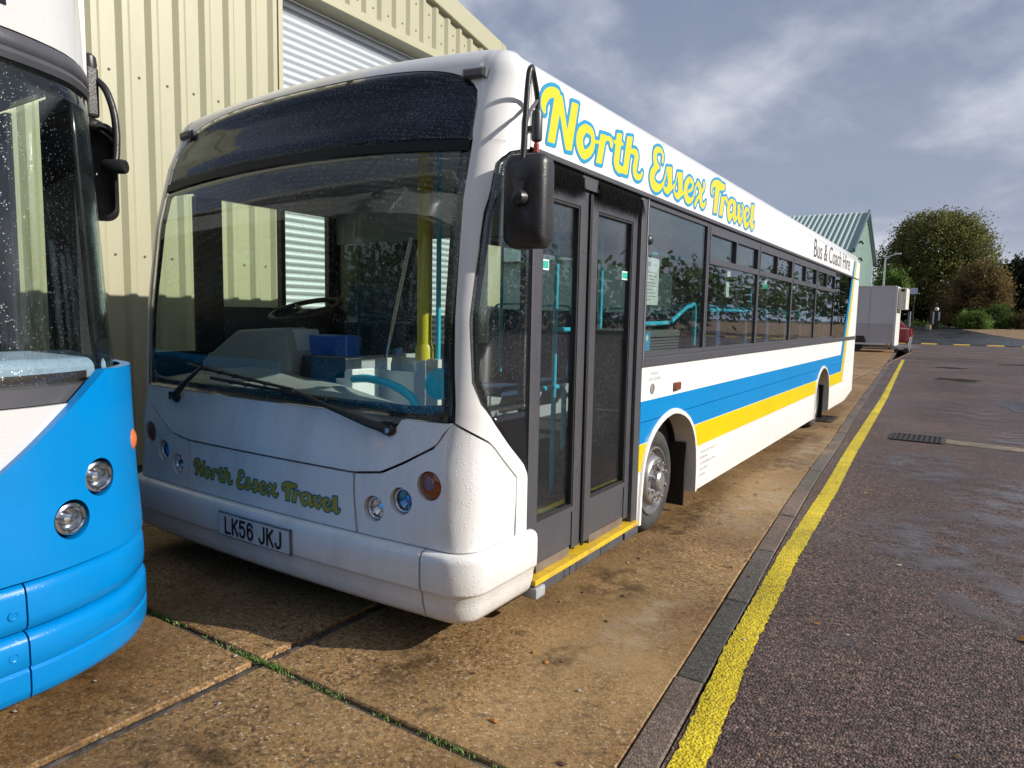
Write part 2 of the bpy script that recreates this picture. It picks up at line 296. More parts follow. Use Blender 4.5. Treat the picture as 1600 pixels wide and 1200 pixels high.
KERB = [(-8, 1.5), (-3, 1.16), (0, .955), (1.92, .805), (2.31, .768), (3.05, .728), (4.12, .637), (5.43, .55), (6.84, .455), (8.9, .352), (12.4, .133), (31.3, -.93), (60, -2.55)]
YELL = [(-8, 1.68), (-3, 1.32), (0, 1.085), (2.0, .928), (3.0, .831), (4.45, .745), (6.4, .672), (8.6, .560), (15, .30), (31, -.50)]
kx = lambda y: interp(y, KERB)
yx = lambda y: interp(y, YELL)
# sub-base sheet out to the horizon
ys = [-400, -60, -8, 20, 40, 57]+[57+3*i for i in range(1, 18)]+[130, 200, 500, 1500]
mb = MB(); mb.grid([[(x, y, gh(x, y)-.06) for x in (-1500, -200, -40, -10, 10, 40, 200, 1500)] for y in ys]); tag(mb.build('ground', M_earth), kind='structure')
# asphalt yard, right of the kerb
ys = [-8+1.0*i for i in range(66)]
mb = MB(); mb.grid([[(x, y, GZ) for x in [kx(y)+.12]+[kx(y)+.12+d for d in (1, 3, 6, 12, 25, 60)]] for y in ys]); tag(mb.build('asphalt_yard', M_asph), kind='structure')
mb = MB(); mb.grid([[(x, y, GZ) for x in (-60, -20, -8, kx(y)+.12)] for y in (42.5, 50, 57)]); tag(mb.build('asphalt_yard', M_asph), kind='structure')
# wet access road beyond the speed hump, brown gravel verge on its right
ys = [57+2.5*i for i in range(0, 24)]
edge = lambda y: interp(y, [(57, 9.5), (70, 5.4), (80, 3.2), (95, .6), (116, -1.5)])
mb = MB(); mb.grid([[(x, y, gh(x, y)+.004) for x in (-30, -14, -7, -2, 2, edge(y))] for y in ys]); tag(mb.build('access_road', M_wet), kind='structure')
mb = MB(); mb.grid([[(edge(y)+d, y, gh(0, y)+.012) for d in (0, 3, 10, 30, 80)] for y in ys]); tag(mb.build('gravel_verge', M_gravel), kind='structure')
# concrete apron: separate slabs with open joints
apron = thing('concrete_apron', None, None); tag(apron, kind='structure')
JY = [-6, 1.745, 11.55, 16.6, 21.6, 26.6, 31.6, 36.6, 42.4]
def slab(xa, xb, y0, y1, right_kerb):
    n = max(2, int((y1-y0)/1.0)); top = []
    for i in range(n+1):
        y = lerp(y0, y1, i/n); x1 = kx(y)-.008 if right_kerb else xb
        top.append([(lerp(xa, x1, j/6), y, GZ+.003) for j in range(7)])
    bot = [[(p[0], p[1], GZ-.09) for p in r] for r in top]
    MB().sheet(top, bot).build('concrete_slab', M_conc, apron, bevel=.006, seg=1)
for i in range(len(JY)-1):
    a, b = JY[i]+.016, JY[i+1]-.016
    slab(-.672, 0, a, b, True); slab(-4.3, -.738, a, b, False); slab(-12, -4.33, a, b, False) if b < 1.8 else None
# mastic strip lying in the long joint, and the thin dark filler of the cross joints
mb = MB(); G = []
for i in range(60):
    y = -6+i*.8; w = .029+random.uniform(-.004, .003); hz = GZ-.012+random.uniform(-.004, .004)
    G.append([(-.705-w, y, hz-.01), (-.705-w*.5, y, hz+.004), (-.705, y, hz+.007), (-.705+w*.5, y, hz+.003), (-.705+w, y, hz-.01)])
mb.grid(G); mb.build('joint_strip', M_joint, apron, smooth=0)
for y in JY[1:-1]:
    MB().box(-4.3, kx(y)-.01, y-.0155, y+.0155, GZ-.05, GZ-.014).build('joint_strip', M_joint, apron)
# kerb stones, each its own piece
kerb = thing('kerb', None, None); tag(kerb, kind='structure')
y = -5.5; i = 0; L = .905
while y < 42:
    y1 = y+L; a, b = y+.004, y1-.004; x0, x1 = kx(a), kx(b); dz = random.uniform(-.003, .004)
    mb = MB(); z0, z1 = GZ-.1, GZ+.005+dz
    mb.hexa([(x0, a, z0), (x0+.112, a, z0), (x1+.112, b, z0), (x1, b, z0), (x0, a, z1), (x0+.112, a, z1), (x1+.112, b, z1), (x1, b, z1)])
    k = 1 if abs(y-1.75) < .5 else (2 if abs(y-2.65) < .5 else random.choice([0, 0, 1, 0]))
    mb.build('kerb_stone', M_kerb[k], kerb, bevel=.006, seg=1); y = y1; i += 1
# yellow line with ragged worn edges
rng = random.Random(4); G = []
for i in range(1300):
    y = -6+i*.0286; w0, w1 = rng.gauss(0, .0022), rng.gauss(0, .0028)
    if rng.random() < .07: w0 += .012*rng.random()
    if rng.random() < .05: w1 -= .012*rng.random()
    x = yx(y)+.012; wd = .103+.02*max(0, 1-abs(y-10)/12)
    G.append([(x+w0, y, GZ+.004), (x+wd*.5, y, GZ+.0065), (x+wd+w1, y, GZ+.004)])
tag(MB().grid(G).build('yellow_line', M_yel), kind='structure')
# oil and water marks lying on the concrete: thin uneven films
def film_mat(name, col, rough, amt, nscale, lo, hi, spec=.5):
    m = bpy.data.materials.new(name); m.use_nodes = True; n, l = nodes_of(m); p = n['Principled BSDF']; out = n['Material Output']; p.inputs['Base Color'].default_value = (*col, 1); p.inputs['Roughness'].default_value = rough; p.inputs['Specular IOR Level'].default_value = spec
    tc = N(n, 'ShaderNodeTexCoord'); ds = N(n, 'ShaderNodeVectorMath', operation='DISTANCE'); mp = N(n, 'ShaderNodeMapping'); mp.inputs['Scale'].default_value = (1, 1, 0); l.new(tc.outputs['Generated'], mp.inputs[0]); l.new(mp.outputs[0], ds.inputs[0]); ds.inputs[1].default_value = (.5, .5, 0)
    fo = N(n, 'ShaderNodeMapRange', interpolation_type='SMOOTHSTEP'); l.new(ds.outputs['Value'], fo.inputs[0]); fo.inputs[1].default_value = .08; fo.inputs[2].default_value = .46; fo.inputs[3].default_value = 1; fo.inputs[4].default_value = 0
    nz = N(n, 'ShaderNodeTexNoise'); l.new(tc.outputs['Object'], nz.inputs['Vector']); nz.inputs['Scale'].default_value = nscale; nz.inputs['Detail'].default_value = 9; nz.inputs['Roughness'].default_value = .68
    nr = N(n, 'ShaderNodeMapRange', interpolation_type='SMOOTHSTEP'); l.new(nz.outputs[0], nr.inputs[0]); nr.inputs[1].default_value = lo; nr.inputs[2].default_value = hi
    mu = N(n, 'ShaderNodeMath', operation='MULTIPLY'); l.new(fo.outputs[0], mu.inputs[0]); l.new(nr.outputs[0], mu.inputs[1]); m2 = N(n, 'ShaderNodeMath', operation='MULTIPLY'); l.new(mu.outputs[0], m2.inputs[0]); m2.inputs[1].default_value = amt
    tr = N(n, 'ShaderNodeBsdfTransparent'); ms = N(n, 'ShaderNodeMixShader'); l.new(m2.outputs[0], ms.inputs[0]); l.new(tr.outputs[0], ms.inputs[1]); l.new(p.outputs[0], ms.inputs[2]); l.new(ms.outputs[0], out.inputs[0]); return m
M_oil = film_mat('oil_film', (.045, .026, .012), .5, .6, 7., .40, .68); M_damp = film_mat('damp_film', (.13, .11, .11), .22, .7, 3., .40, .62, 1.); M_pale = film_mat('pale_residue', (.50, .40, .27), .8, .5, 4., .4, .62)
M_water = pm('water_film', (.05, .042, .04), .12, var=.1, vscale=2)
def blob(name, mat, cx, cy_, rx, ry, z, seed, rag=.35, parent=None):
    r = random.Random(seed); ph = [r.uniform(0, 6.3) for _ in range(7)]; am = [r.uniform(.2, 1) for _ in range(7)]; pts = []
    for k in range(72):
        a = 2*math.pi*k/72; f = 1+rag*sum(am[q]*math.sin((q+2)*a+ph[q])/(q+2) for q in range(7)); pts.append((cx+rx*f*math.cos(a), cy_+ry*f*math.sin(a), z))
    return tag(MB().add(pts, [tuple(range(72))]).build(name, mat, parent), kind='structure')
for i, (cx, cy_, rx, ry) in enumerate([(1.5, 21.3, .45, .5), (2.55, 15.0, .3, .9), (1.2, 27, .5, .3), (3.6, 31, .9, .5)]):
    blob('puddle', M_water, cx, cy_, rx, ry, GZ+.006, 40+i, .6)
for i, (cx, cy_, rx, ry, m) in enumerate([(.05, 5.15, .16, .42, 0), (.0, 4.5, .16, .25, 0), (.14, 3.4, .2, .3, 0), (-.2, 2.1, .12, .2, 0), (.22, 7.4, .2, .5, 0), (-.35, 1.2, .22, .2, 0), (.3, 2.5, .12, .16, 0), (-1.2, 1.25, .3, .2, 0), (.05, 9.0, .25, .5, 0), (.35, 5.6, .18, .9, 2), (.3, 8.4, .16, 1.3, 2), (.45, 3.0, .14, .5, 2),
        (1.55, 5.2, .55, .8, 1), (2.2, 6.8, .7, 1.2, 1), (1.35, 8.2, .5, 1.0, 1), (2.6, 10.5, 1.0, 1.5, 1), (1.6, 13.5, .8, 1.6, 1), (3.2, 17, 1.3, 2.2, 1), (1.4, 19.5, .8, 1.8, 1), (2.0, 4.3, .4, .4, 1), (1.25, 3.35, .14, .1, 1), (3.5, 25, 2, 2.4, 1), (1.2, 33, 1.6, 2.5, 1)]):
    nm, mt = (('oil_stain', M_oil), ('damp_patch', M_damp), ('pale_stain', M_pale))[m]; blob(nm, mt, cx, cy_, rx*1.6, ry*1.6, GZ+(.0055 if m == 1 else .0048)+.00012*i, 90+i, .12)
# drain grates
M_iron = pm('cast_iron', (.045, .042, .04), .5, metal=.6, var=.4, vscale=25, bump=.4, bscale=60, dirt=(.11, .07, .045), dscale=12)
def grate(name, label, x0, x1, y0, y1):
    t = thing(name, label, 'drain grate', 'drain gratings')
    f = MB(); w = .03; z0, z1 = GZ+.006, GZ+.016
    f.box(x0, x1, y0, y0+w, z0, z1); f.box(x0, x1, y1-w, y1, z0, z1); f.box(x0, x0+w, y0+w, y1-w, z0, z1); f.box(x1-w, x1, y0+w, y1-w, z0, z1); f.build('frame', M_iron, t)
    MB().box(x0+w, x1-w, y0+w, y1-w, GZ+.004, GZ+.0065).build('pit', pm('pit_dark', (.008, .007, .006), .9), t)
    n = int((x1-x0-2*w)/.055)
    for i in range(n):
        xa = lerp(x0+w, x1-w, (i+.2)/n); MB().box(xa, xa+.028, y0+w, y1-w, GZ+.007, GZ+.0145).build('bar', M_iron, t)
    base_at(t, ((x0+x1)/2, (y0+y1)/2, GZ))
grate('drain_grate', 'rusty slotted drain grating in the asphalt right of the yellow line', .90, 1.47, 9.75, 10.3)
grate('drain_grate', 'dark slotted drain grating in the concrete beside the rear wheel', -.28, .09, 10.75, 11.42)
mb = MB(); mb.grid([[(1.5, 9.85, GZ+.006), (1.5, 10.2, GZ+.006)], [(2.6, 9.7, GZ+.006), (2.6, 10.0, GZ+.006)], [(6, 9.3, GZ+.006), (6, 9.6, GZ+.006)]]); tag(mb.build('patch_strip', stone_mat('patch', [(0, (.2, .15, .1)), (1, (.34, .27, .19))], 60, .5, .7)), kind='structure')
# speed hump of alternating yellow and black blocks
sh = thing('speed_hump', 'yellow and black sectioned speed hump across the yard entrance', 'speed hump')
M_hb, M_hy = pm('hump_black', (.02, .02, .022), .6, bump=.3), pm('hump_yellow', (.62, .42, .03), .55, var=.2, bump=.2)
for i in range(26):
    x = -3+i*.95; prof = [(-.22, 0), (-.15, .035), (0, .06), (.15, .035), (.22, 0)]
    y0 = 56.2+.06*i
    mb = MB(); mb.grid([[(xx, y0+a, GZ+.005+b) for a, b in prof] for xx in (x, x+.94)]); mb.add([(xx, y0+a, GZ+.005+b) for xx in (x, x+.94) for a, b in prof], [(0, 1, 2, 3, 4), (9, 8, 7, 6, 5)])
    mb.build('hump_block', M_hy if i % 2 == 0 else M_hb, sh)
base_at(sh, (0, 56.5, GZ))
# weeds in the cross joint
M_weed = pm('weed', (.10, .17, .03), .6, var=.5, vscale=40)
def weeds():
    mb = MB(); r = random.Random(3)
    def tuft(x, y, n, h):
        for _ in range(n):
            a = r.uniform(0, 6.28); l_ = h*r.uniform(.5, 1.2); lean = r.uniform(.2, .9); px, py = x+r.gauss(0, .012), y+r.gauss(0, .007); w = r.uniform(.0015, .0035)
            dx, dy = math.cos(a), math.sin(a); z = GZ-.006
            p0 = (px-dy*w, py+dx*w, z); p1 = (px+dy*w, py-dx*w, z); m0 = (px+dx*l_*lean*.5-dy*w*.8, py+dy*l_*lean*.5+dx*w*.8, z+l_*.6); m1 = (px+dx*l_*lean*.5+dy*w*.8, py+dy*l_*lean*.5-dx*w*.8, z+l_*.6); t = (px+dx*l_*lean, py+dy*l_*lean, z+l_*.85)
            mb.add([p0, p1, m1, m0, t], [(0, 1, 2, 3), (3, 2, 4)])
    for i in range(640):
        x = r.uniform(-1.75, .66); dens = .25+.75*max(0, math.sin(x*7.3)*.5+math.sin(x*17+1)*.35+.2)
        if -.8 < x < -.55: dens = 1.2
        if x > -.1: dens *= .5
        if r.random() > dens*(.35+.9*(math.sin(x*23+2)*.5+.5)**2): continue
        tuft(x, 1.745+.004*math.sin(x*3), r.randint(3, 9), r.uniform(.008, .02) if abs(x+.66) > .12 else .026)
    tag(mb.build('joint_weeds', M_weed), 'short green weeds growing along the cross joint in the concrete', 'weeds', kind='stuff')
weeds()
# fallen leaves and grit lying about
def leaves():
    mats = [pm('leaf_orange', (.42, .17, .03), .6, var=.3), pm('leaf_brown', (.13, .075, .035), .7, var=.4), pm('stone_chip', (.34, .30, .25), .8, var=.4)]
    r = random.Random(21); mb = MB()
    for i in range(420):
        y = 1.0+r.random()**1.6*16; side = r.random() < .55
        x = kx(y)-r.random()**1.5*2.4 if side else kx(y)+r.random()**1.4*3.2
        if -.2 > x and y > 2.3: x = r.uniform(0, .3)
        s = r.uniform(.003, .012)*(1+y*.06); a = r.uniform(0, 6.3); z = GZ+.007; mb.cur = r.choice([1, 1, 1, 2, 2, 0])
        pts = []
        for k in range(6):
            q = a+k*math.pi/3; f = s*r.uniform(.6, 1.2)*(1 if k % 3 else 1.5); pts.append((x+math.cos(q)*f, y+math.sin(q)*f, z+r.uniform(0, .004)))
        pts.append((x, y, z+.006)); mb.add(pts, [(k, (k+1) % 6, 6) for k in range(6)])
    tag(mb.build('leaf_litter', mats, recalc=False), 'scattered dead leaf bits and stone chips on the yard', 'litter', kind='stuff')
leaves()
lf = MB(); lf.add([(1.93, 3.86, GZ+.006), (1.955, 3.85, GZ+.012), (1.985, 3.855, GZ+.02), (2.0, 3.88, GZ+.008), (1.975, 3.91, GZ+.02), (1.94, 3.90, GZ+.01), (1.96, 3.88, GZ+.024)], [(k, (k+1) % 6, 6) for k in range(6)])
tag(lf.build('fallen_leaf', MATS['leaf_orange'], recalc=False), 'single orange fallen leaf on the asphalt at the right edge', 'leaf')
# ------------------------------------------------------------------ lettering traced as strokes, unioned through a distance field
def pix(o, s):
    return lambda x, y: (o[0]+x/s, o[1]+y/s)
def _unproj():
    Rm = np.array([list(rt2), list(dn2), list(fw)])
    def f(u, v):
        d = Rm.T@np.array([(u-800)/1086., (v-600)/1086., 1.]); t = -1.65/d[0]; return (t*d[1], 1.42+t*d[2])
    return f
def lettering_strokes():
    """centre lines (with half widths in metres) and stem outlines of the side lettering, in bus side coordinates (y, z)"""
    up = _unproj(); caps, polys = [], []
    def C(P, pts, closed=False):
        q = [(*up(*P(x, y)), r) for x, y, r in pts]
        if closed: q = q+[q[0]]
        q = crom(q, 5); caps.append(q)
    def S(P, pts): polys.append([up(*P(x, y)) for x, y in pts])
    A = pix((840, 130), 10.)
    C(A, [(100, 435, .014), (84, 330, .024), (110, 225, .027), (170, 155, .026), (250, 140, .024), (310, 165, .022)])
    S(A, [(262, 150), (385, 200), (345, 470), (262, 955), (145, 918)]); S(A, [(290, 130), (385, 200), (465, 760), (530, 1065), (430, 1045), (340, 480)]); S(A, [(530, 285), (640, 325), (525, 1070), (430, 1045), (450, 780)])
    C(A, [(740, 700, .022), (665, 800, .033), (655, 960, .036), (720, 1115, .026), (830, 1040, .024), (862, 900, .022), (835, 760, .022)], True)
    B = pix((910, 190), 12.)
    C(B, [(210, 375, .010), (300, 382, .010)]); S(B, [(335, 215), (450, 250), (355, 805), (245, 775)]); C(B, [(420, 335, .012), (480, 312, .014), (532, 365, .018), (540, 435, .020)])
    S(B, [(640, 205), (745, 220), (680, 770), (575, 770)]); C(B, [(630, 740, .033), (640, 820, .030), (690, 890, .024), (745, 900, .018)]); C(B, [(590, 375, .011), (750, 425, .011)])
    S(B, [(835, 265), (945, 280), (900, 560), (840, 1010), (740, 980), (790, 600)]); C(B, [(880, 570, .012), (950, 560, .018), (1010, 620, .026), (1000, 740, .028), (975, 880, .028), (985, 980, .026), (1030, 1040, .020), (1085, 1030, .016), (1120, 950, .009)])
    D = pix((1005, 220), 10.905)
    C(D, [(325, 350, .016), (335, 260, .014), (300, 170, .016), (240, 152, .020), (203, 205, .026), (195, 300, .028), (215, 400, .026), (265, 455, .012)])
    C(D, [(230, 445, .020), (170, 520, .030), (145, 620, .036), (165, 730, .036), (220, 795, .030), (290, 785, .020), (345, 700, .012), (385, 590, .009)])
    for dx, dy in ((0, 0), (180, 92)):
        S(D, [(398+dx, 432+dy), (485+dx, 445+dy), (488+dx, 780+dy), (420+dx, 780+dy)]); C(D, [(450+dx, 745+dy, .034), (415+dx, 845+dy, .026), (365+dx, 830+dy, .016), (345+dx, 770+dy, .012)]); C(D, [(400+dx, 455+dy, .009), (372+dx, 600+dy, .009), (335+dx, 730+dy, .009)])
    C(D, [(450, 840, .014), (490, 800, .010), (525, 745, .009)]); C(D, [(630, 930, .014), (670, 900, .012), (700, 850, .012)])
    C(D, [(765, 865, .012), (830, 815, .015), (840, 720, .018), (785, 660, .022), (732, 740, .030), (718, 860, .035), (735, 970, .032), (790, 1020, .022), (850, 960, .013), (885, 800, .011), (930, 715, .016)])
    C(D, [(925, 715, .018), (962, 800, .028), (972, 930, .030), (985, 1060, .028), (1020, 1110, .020), (1065, 1035, .010)]); C(D, [(880, 1085, .018), (920, 985, .016), (980, 900, .016), (1030, 800, .018), (1030, 735, .020)])
    T = pix((1100, 275), 13.33)
    C(T, [(170, 385, .010), (150, 300, .018), (172, 200, .022), (235, 150, .026), (310, 185, .033), (370, 230, .030), (425, 230, .020)]); S(T, [(240, 170), (330, 230), (255, 785), (185, 770)])
    S(T, [(360, 415), (430, 430), (375, 840), (305, 820)]); C(T, [(420, 480, .014), (455, 462, .018), (470, 520, .026)])
    C(T, [(640, 545, .014), (565, 525, .022), (512, 620, .034), (505, 760, .038), (530, 865, .034), (585, 800, .014), (620, 680, .012)]); S(T, [(605, 545), (668, 555), (655, 860), (590, 870)]); C(T, [(625, 850, .034), (640, 915, .022), (690, 850, .014)])
    S(T, [(695, 580), (752, 590), (750, 880), (690, 870)]); C(T, [(720, 860, .036), (745, 950, .026), (790, 850, .018), (812, 700, .018), (792, 615, .018)])
    C(T, [(885, 885, .012), (930, 800, .015), (925, 720, .018), (880, 690, .022), (852, 760, .032), (840, 880, .038), (855, 1000, .034), (905, 1020, .020), (945, 920, .012)])
    S(T, [(985, 590), (1045, 595), (1010, 1040), (945, 1040)]); C(T, [(985, 1010, .036), (992, 1070, .026), (1025, 1050, .016), (1045, 985, .010)])
    return caps, polys
def sdf_field(caps, polys, h):
    allp = np.array([p[:2] for c in caps for p in c]+[p for q in polys for p in q]); lo = allp.min(0)-.09; hi = allp.max(0)+.09
    xs = np.arange(lo[0], hi[0], h); zs = np.arange(lo[1], hi[1], h); D = np.full((len(xs), len(zs)), 9.)
    def region(x0, x1, z0, z1):
        i0, i1 = max(0, int((x0-lo[0])/h)), min(len(xs), int((x1-lo[0])/h)+2); j0, j1 = max(0, int((z0-lo[1])/h)), min(len(zs), int((z1-lo[1])/h)+2); return i0, i1, j0, j1
    for c in caps:
        for a, b in zip(c[:-1], c[1:]):
            m = max(a[2], b[2])+.05; i0, i1, j0, j1 = region(min(a[0], b[0])-m, max(a[0], b[0])+m, min(a[1], b[1])-m, max(a[1], b[1])+m)
            X, Z = np.meshgrid(xs[i0:i1], zs[j0:j1], indexing='ij'); dx, dz = b[0]-a[0], b[1]-a[1]; l2 = dx*dx+dz*dz+1e-12
            t = np.clip(((X-a[0])*dx+(Z-a[1])*dz)/l2, 0, 1); d = np.hypot(X-a[0]-t*dx, Z-a[1]-t*dz)-(a[2]+(b[2]-a[2])*t); D[i0:i1, j0:j1] = np.minimum(D[i0:i1, j0:j1], d)
    for q in polys:
        q = np.array(q); m = .05; i0, i1, j0, j1 = region(q[:, 0].min()-m, q[:, 0].max()+m, q[:, 1].min()-m, q[:, 1].max()+m); X, Z = np.meshgrid(xs[i0:i1], zs[j0:j1], indexing='ij')
        d = np.full(X.shape, 9.); ins = np.zeros(X.shape, bool); n = len(q)
        for k in range(n):
            a, b = q[k], q[(k+1) % n]; dx, dz = b-a; t = np.clip(((X-a[0])*dx+(Z-a[1])*dz)/(dx*dx+dz*dz+1e-12), 0, 1); d = np.minimum(d, np.hypot(X-a[0]-t*dx, Z-a[1]-t*dz))
            with np.errstate(divide='ignore', invalid='ignore'):
                c = ((a[1] > Z) != (b[1] > Z)) & (X < (b[0]-a[0])*(Z-a[1])/(b[1]-a[1]+1e-15)+a[0]); ins ^= c
        D[i0:i1, j0:j1] = np.minimum(D[i0:i1, j0:j1], np.where(ins, -d, d))
    return xs, zs, D
def march(xs, zs, D, lo_, hi_):
    """polygons of the band lo_ < D <= hi_ (lo_ None: everything below hi_)"""
    V, Fc = [], []; nx, nz = D.shape
    def clip(poly, sgn, lev):
        out = []
        for k in range(len(poly)):
            a, b = poly[k], poly[(k+1) % len(poly)]; fa, fb = sgn*(a[2]-lev), sgn*(b[2]-lev)
            if fa <= 0: out.append(a)
            if (fa < 0 < fb) or (fb < 0 < fa):
                t = fa/(fa-fb); out.append((a[0]+(b[0]-a[0])*t, a[1]+(b[1]-a[1])*t, a[2]+(b[2]-a[2])*t))
        return out
    for i in range(nx-1):
        run = None
        for j in range(nz-1):
            c = (D[i, j], D[i+1, j], D[i+1, j+1], D[i, j+1]); full = max(c) <= hi_ and (lo_ is None or min(c) >= lo_)
            if full:
                if run is None: run = j
                continue
            if run is not None:
                b = len(V); V += [(xs[i], zs[run]), (xs[i+1], zs[run]), (xs[i+1], zs[j]), (xs[i], zs[j])]; Fc.append((b, b+1, b+2, b+3)); run = None
            if min(c) > hi_ or (lo_ is not None and max(c) < lo_): continue
            poly = [(xs[i], zs[j], c[0]), (xs[i+1], zs[j], c[1]), (xs[i+1], zs[j+1], c[2]), (xs[i], zs[j+1], c[3])]
            poly = clip(poly, 1, hi_)
            if lo_ is not None and len(poly) > 2: poly = clip(poly, -1, lo_)
            if len(poly) > 2:
                b = len(V); V += [(p[0], p[1]) for p in poly]; Fc.append(tuple(range(b, b+len(poly))))
    return V, Fc
_caps, _polys = lettering_strokes()
_xs, _zs, _D = sdf_field(_caps, _polys, .0075)
LET_FILL = march(_xs, _zs, _D, None, -.002); LET_EDGE = march(_xs, _zs, _D, -.002, .0165)
def plate_strokes():
    """registration LK56 JKJ: cell 50 x 79 mm, stroke 14 mm"""
    caps = []; H = .079; W = .05; r = .0068
    def c(x0, *pts): caps.append([(x0+a*W, b*H, r) for a, b in pts])
    def arc(cx, cz, rx, rz, a0, a1, n=10): return [(cx+rx*math.cos(R_(lerp(a0, a1, k/n))), cz+rz*math.sin(R_(lerp(a0, a1, k/n)))) for k in range(n+1)]
    def L(x): c(x, (.12, 1), (.12, 0)); c(x, (.12, 0), (.9, 0))
    def K(x): c(x, (.12, 1), (.12, 0)); c(x, (.92, 1), (.16, .42)); c(x, (.4, .58), (.95, 0))
    def J(x): c(x, (.85, 1), (.85, .28), *arc(.48, .28, .37, .28, 0, -170, 10))
    def five(x): c(x, (.88, 1), (.16, 1), (.13, .56)); c(x, *( [(.13, .56)]+arc(.48, .33, .4, .33, 110, -160, 14)))
    def six(x): c(x, *arc(.5, .32, .38, .32, 0, 360, 18)); c(x, (.12, .32), (.12, .72), *arc(.5, .72, .38, .28, 180, 25, 10))
    p = .061; x = 0
    for g in (L, K, five, six): g(x); x += p
    x += .03
    for g in (J, K, J): g(x); x += p
    return caps, x-p+W
_pc, PLATE_W = plate_strokes()
_a, _b, _c = sdf_field(_pc, [], .0022); PLATE_TXT = march(_a, _b, _c, None, 0.)
def text_mesh(body, size, sx=1., bold=0.):
    cu = bpy.data.curves.new('t', 'FONT'); cu.body = body; cu.size = size; cu.offset = bold; cu.resolution_u = 3
    o = bpy.data.objects.new('t', cu); COL.objects.link(o); dg = bpy.context.evaluated_depsgraph_get(); dg.update(); me = bpy.data.meshes.new_from_object(o.evaluated_get(dg)); bpy.data.objects.remove(o)
    V = [(v.co.x*sx, v.co.y) for v in me.vertices]; Fc = [tuple(p.vertices) for p in me.polygons]; bpy.data.meshes.remove(me); return V, Fc
def decal(name, VF, fn, mat, parent): return MB().add([fn(*v) for v in VF[0]], VF[1]).build(name, mat, parent, recalc=False)

# ------------------------------------------------------------------ white single-deck bus
XC, HW = -1.25, 1.25
ZPY = [(-.2, 2.17), (.40, 2.165), (.75, 2.17), (.95, 2.205), (1.4, 2.225), (1.9, 2.29), (2.25, 2.38), (2.42, 2.455)]
RAD = [(.43, .115), (.6, .15), (.8, .15), (1.05, .125), (2.42, .125)]
A0, A1, AE, YE = 1.14, 1.3128, 1.66, 2.70
def FM(a, z, o=0.):
    """front skin: a = position around the nose (0 centre line, 1.14..1.31 corner, to 1.66 along the side), z height, o outset"""
    s = -1. if a < 0 else 1.; a = abs(a); zc = min(z, 2.42); r = interp(zc, RAD); t0 = HW-r; y0 = interp(zc, ZPY)
    if z > 2.42:
        th = math.asin(min(1., (z-2.42)/.16)); o = o-.20*(1-math.cos(th)); 
    b = lambda t: .045*(t/HW)**2; hw = HW+o; r = max(r+o, .03); t0 = hw-r; cyy = y0+b(t0)-o+r
    if a <= A0: x = a/A0*t0; y = y0+b(x)-o
    elif a <= A1: q = (a-A0)/(A1-A0)*math.pi/2; x, y = t0+r*math.sin(q), cyy-r*math.cos(q)
    else: x, y = hw, cyy+(a-A1)/(AE-A1)*(YE-cyy)
    zz = z+(.06*(1-(x/HW)**2)*max(0, min(1, (z-2.3)/.28)) if z > 2.3 else 0)
    return Vector((XC+s*x, y, zz))
def aside(y, z):
    zc = min(z, 2.42); r = interp(zc, RAD); t0 = HW-r; cyy = interp(zc, ZPY)+.045*(t0/HW)**2+r; return A1+(AE-A1)*(y-cyy)/(YE-cyy)
def arange_a(a, b, n): return [lerp(a, b, i/n) for i in range(n+1)]
def fcols(mb, As, zlo, zhi, nz, o, th, fn=None):
    f = fn or FM
    A = [[f(a, lerp(zlo(a), zhi(a), j/nz), o) for j in range(nz+1)] for a in As]; B = [[f(a, lerp(zlo(a), zhi(a), j/nz), o-th) for j in range(nz+1)] for a in As]; mb.sheet(A, B); return mb
def frows(mb, Zs, al, ar, na, o, th):
    A = [[FM(lerp(al(z), ar(z), j/na), z, o) for j in range(na+1)] for z in Zs]; B = [[FM(lerp(al(z), ar(z), j/na), z, o-th) for j in range(na+1)] for z in Zs]; mb.sheet(A, B); return mb
M_w = pm('bus_white', (.80, .80, .79), .24, var=.03, vscale=2.5, coat=.4, dirt=(.52, .50, .46), dscale=2.2, damt=.22)
M_wf = pm('bus_white_wet', (.78, .78, .775), .24, var=.04, vscale=2.5, coat=.35, dirt=(.44, .42, .38), dscale=2.4, damt=.38, stretch=(2.2, 2.2, .6), drops=.5)
M_grey = pm('bus_grey_trim', (.066, .067, .08), .4, var=.18, vscale=9, bump=.08, bscale=90, dirt=(.10, .098, .098), dscale=7, damt=.3)
M_blk = pm('bus_black', (.010, .0105, .013), .22, var=.3, vscale=5)
M_rub = pm('rubber', (.014, .014, .015), .65, var=.3, vscale=20, bump=.2)
M_blkp = pm('black_plastic', (.018, .018, .02), .38, var=.3, vscale=14, bump=.12, bscale=120, dirt=(.06, .06, .062), dscale=9, damt=.5, drops=.1)
M_dark = pm('underbody', (.012, .012, .012), .9)
M_turq = pm('turquoise_rail', (.04, .55, .76), .32, var=.1)
M_yell = pm('yellow_rail', (.70, .57, .02), .4, var=.12)
M_int = pm('interior_grey', (.42, .43, .45), .6, var=.12, bump=.1)
M_intl = pm('interior_light', (.74, .75, .75), .55, var=.08)
M_dash = pm('dashboard', (.30, .32, .32), .62, var=.15, vscale=12, bump=.15, bscale=150)
M_floor = pm('bus_floor', (.05, .055, .065), .7, var=.3, vscale=30)
M_seat = pm('moquette', (.025, .07, .17), .9, var=.5, vscale=45, bump=.3, bscale=200)
M_chr = pm('chrome', (.72, .73, .75), .12, metal=1., var=.05)
M_alu = pm('wheel_silver', (.40, .40, .41), .36, metal=.75, var=.15, vscale=12, dirt=(.14, .12, .10), dscale=9, damt=.55)
M_tyre = pm('tyre', (.032, .031, .031), .75, var=.35, vscale=18, bump=.25, bscale=50, dirt=(.10, .09, .078), dscale=6, damt=.5)
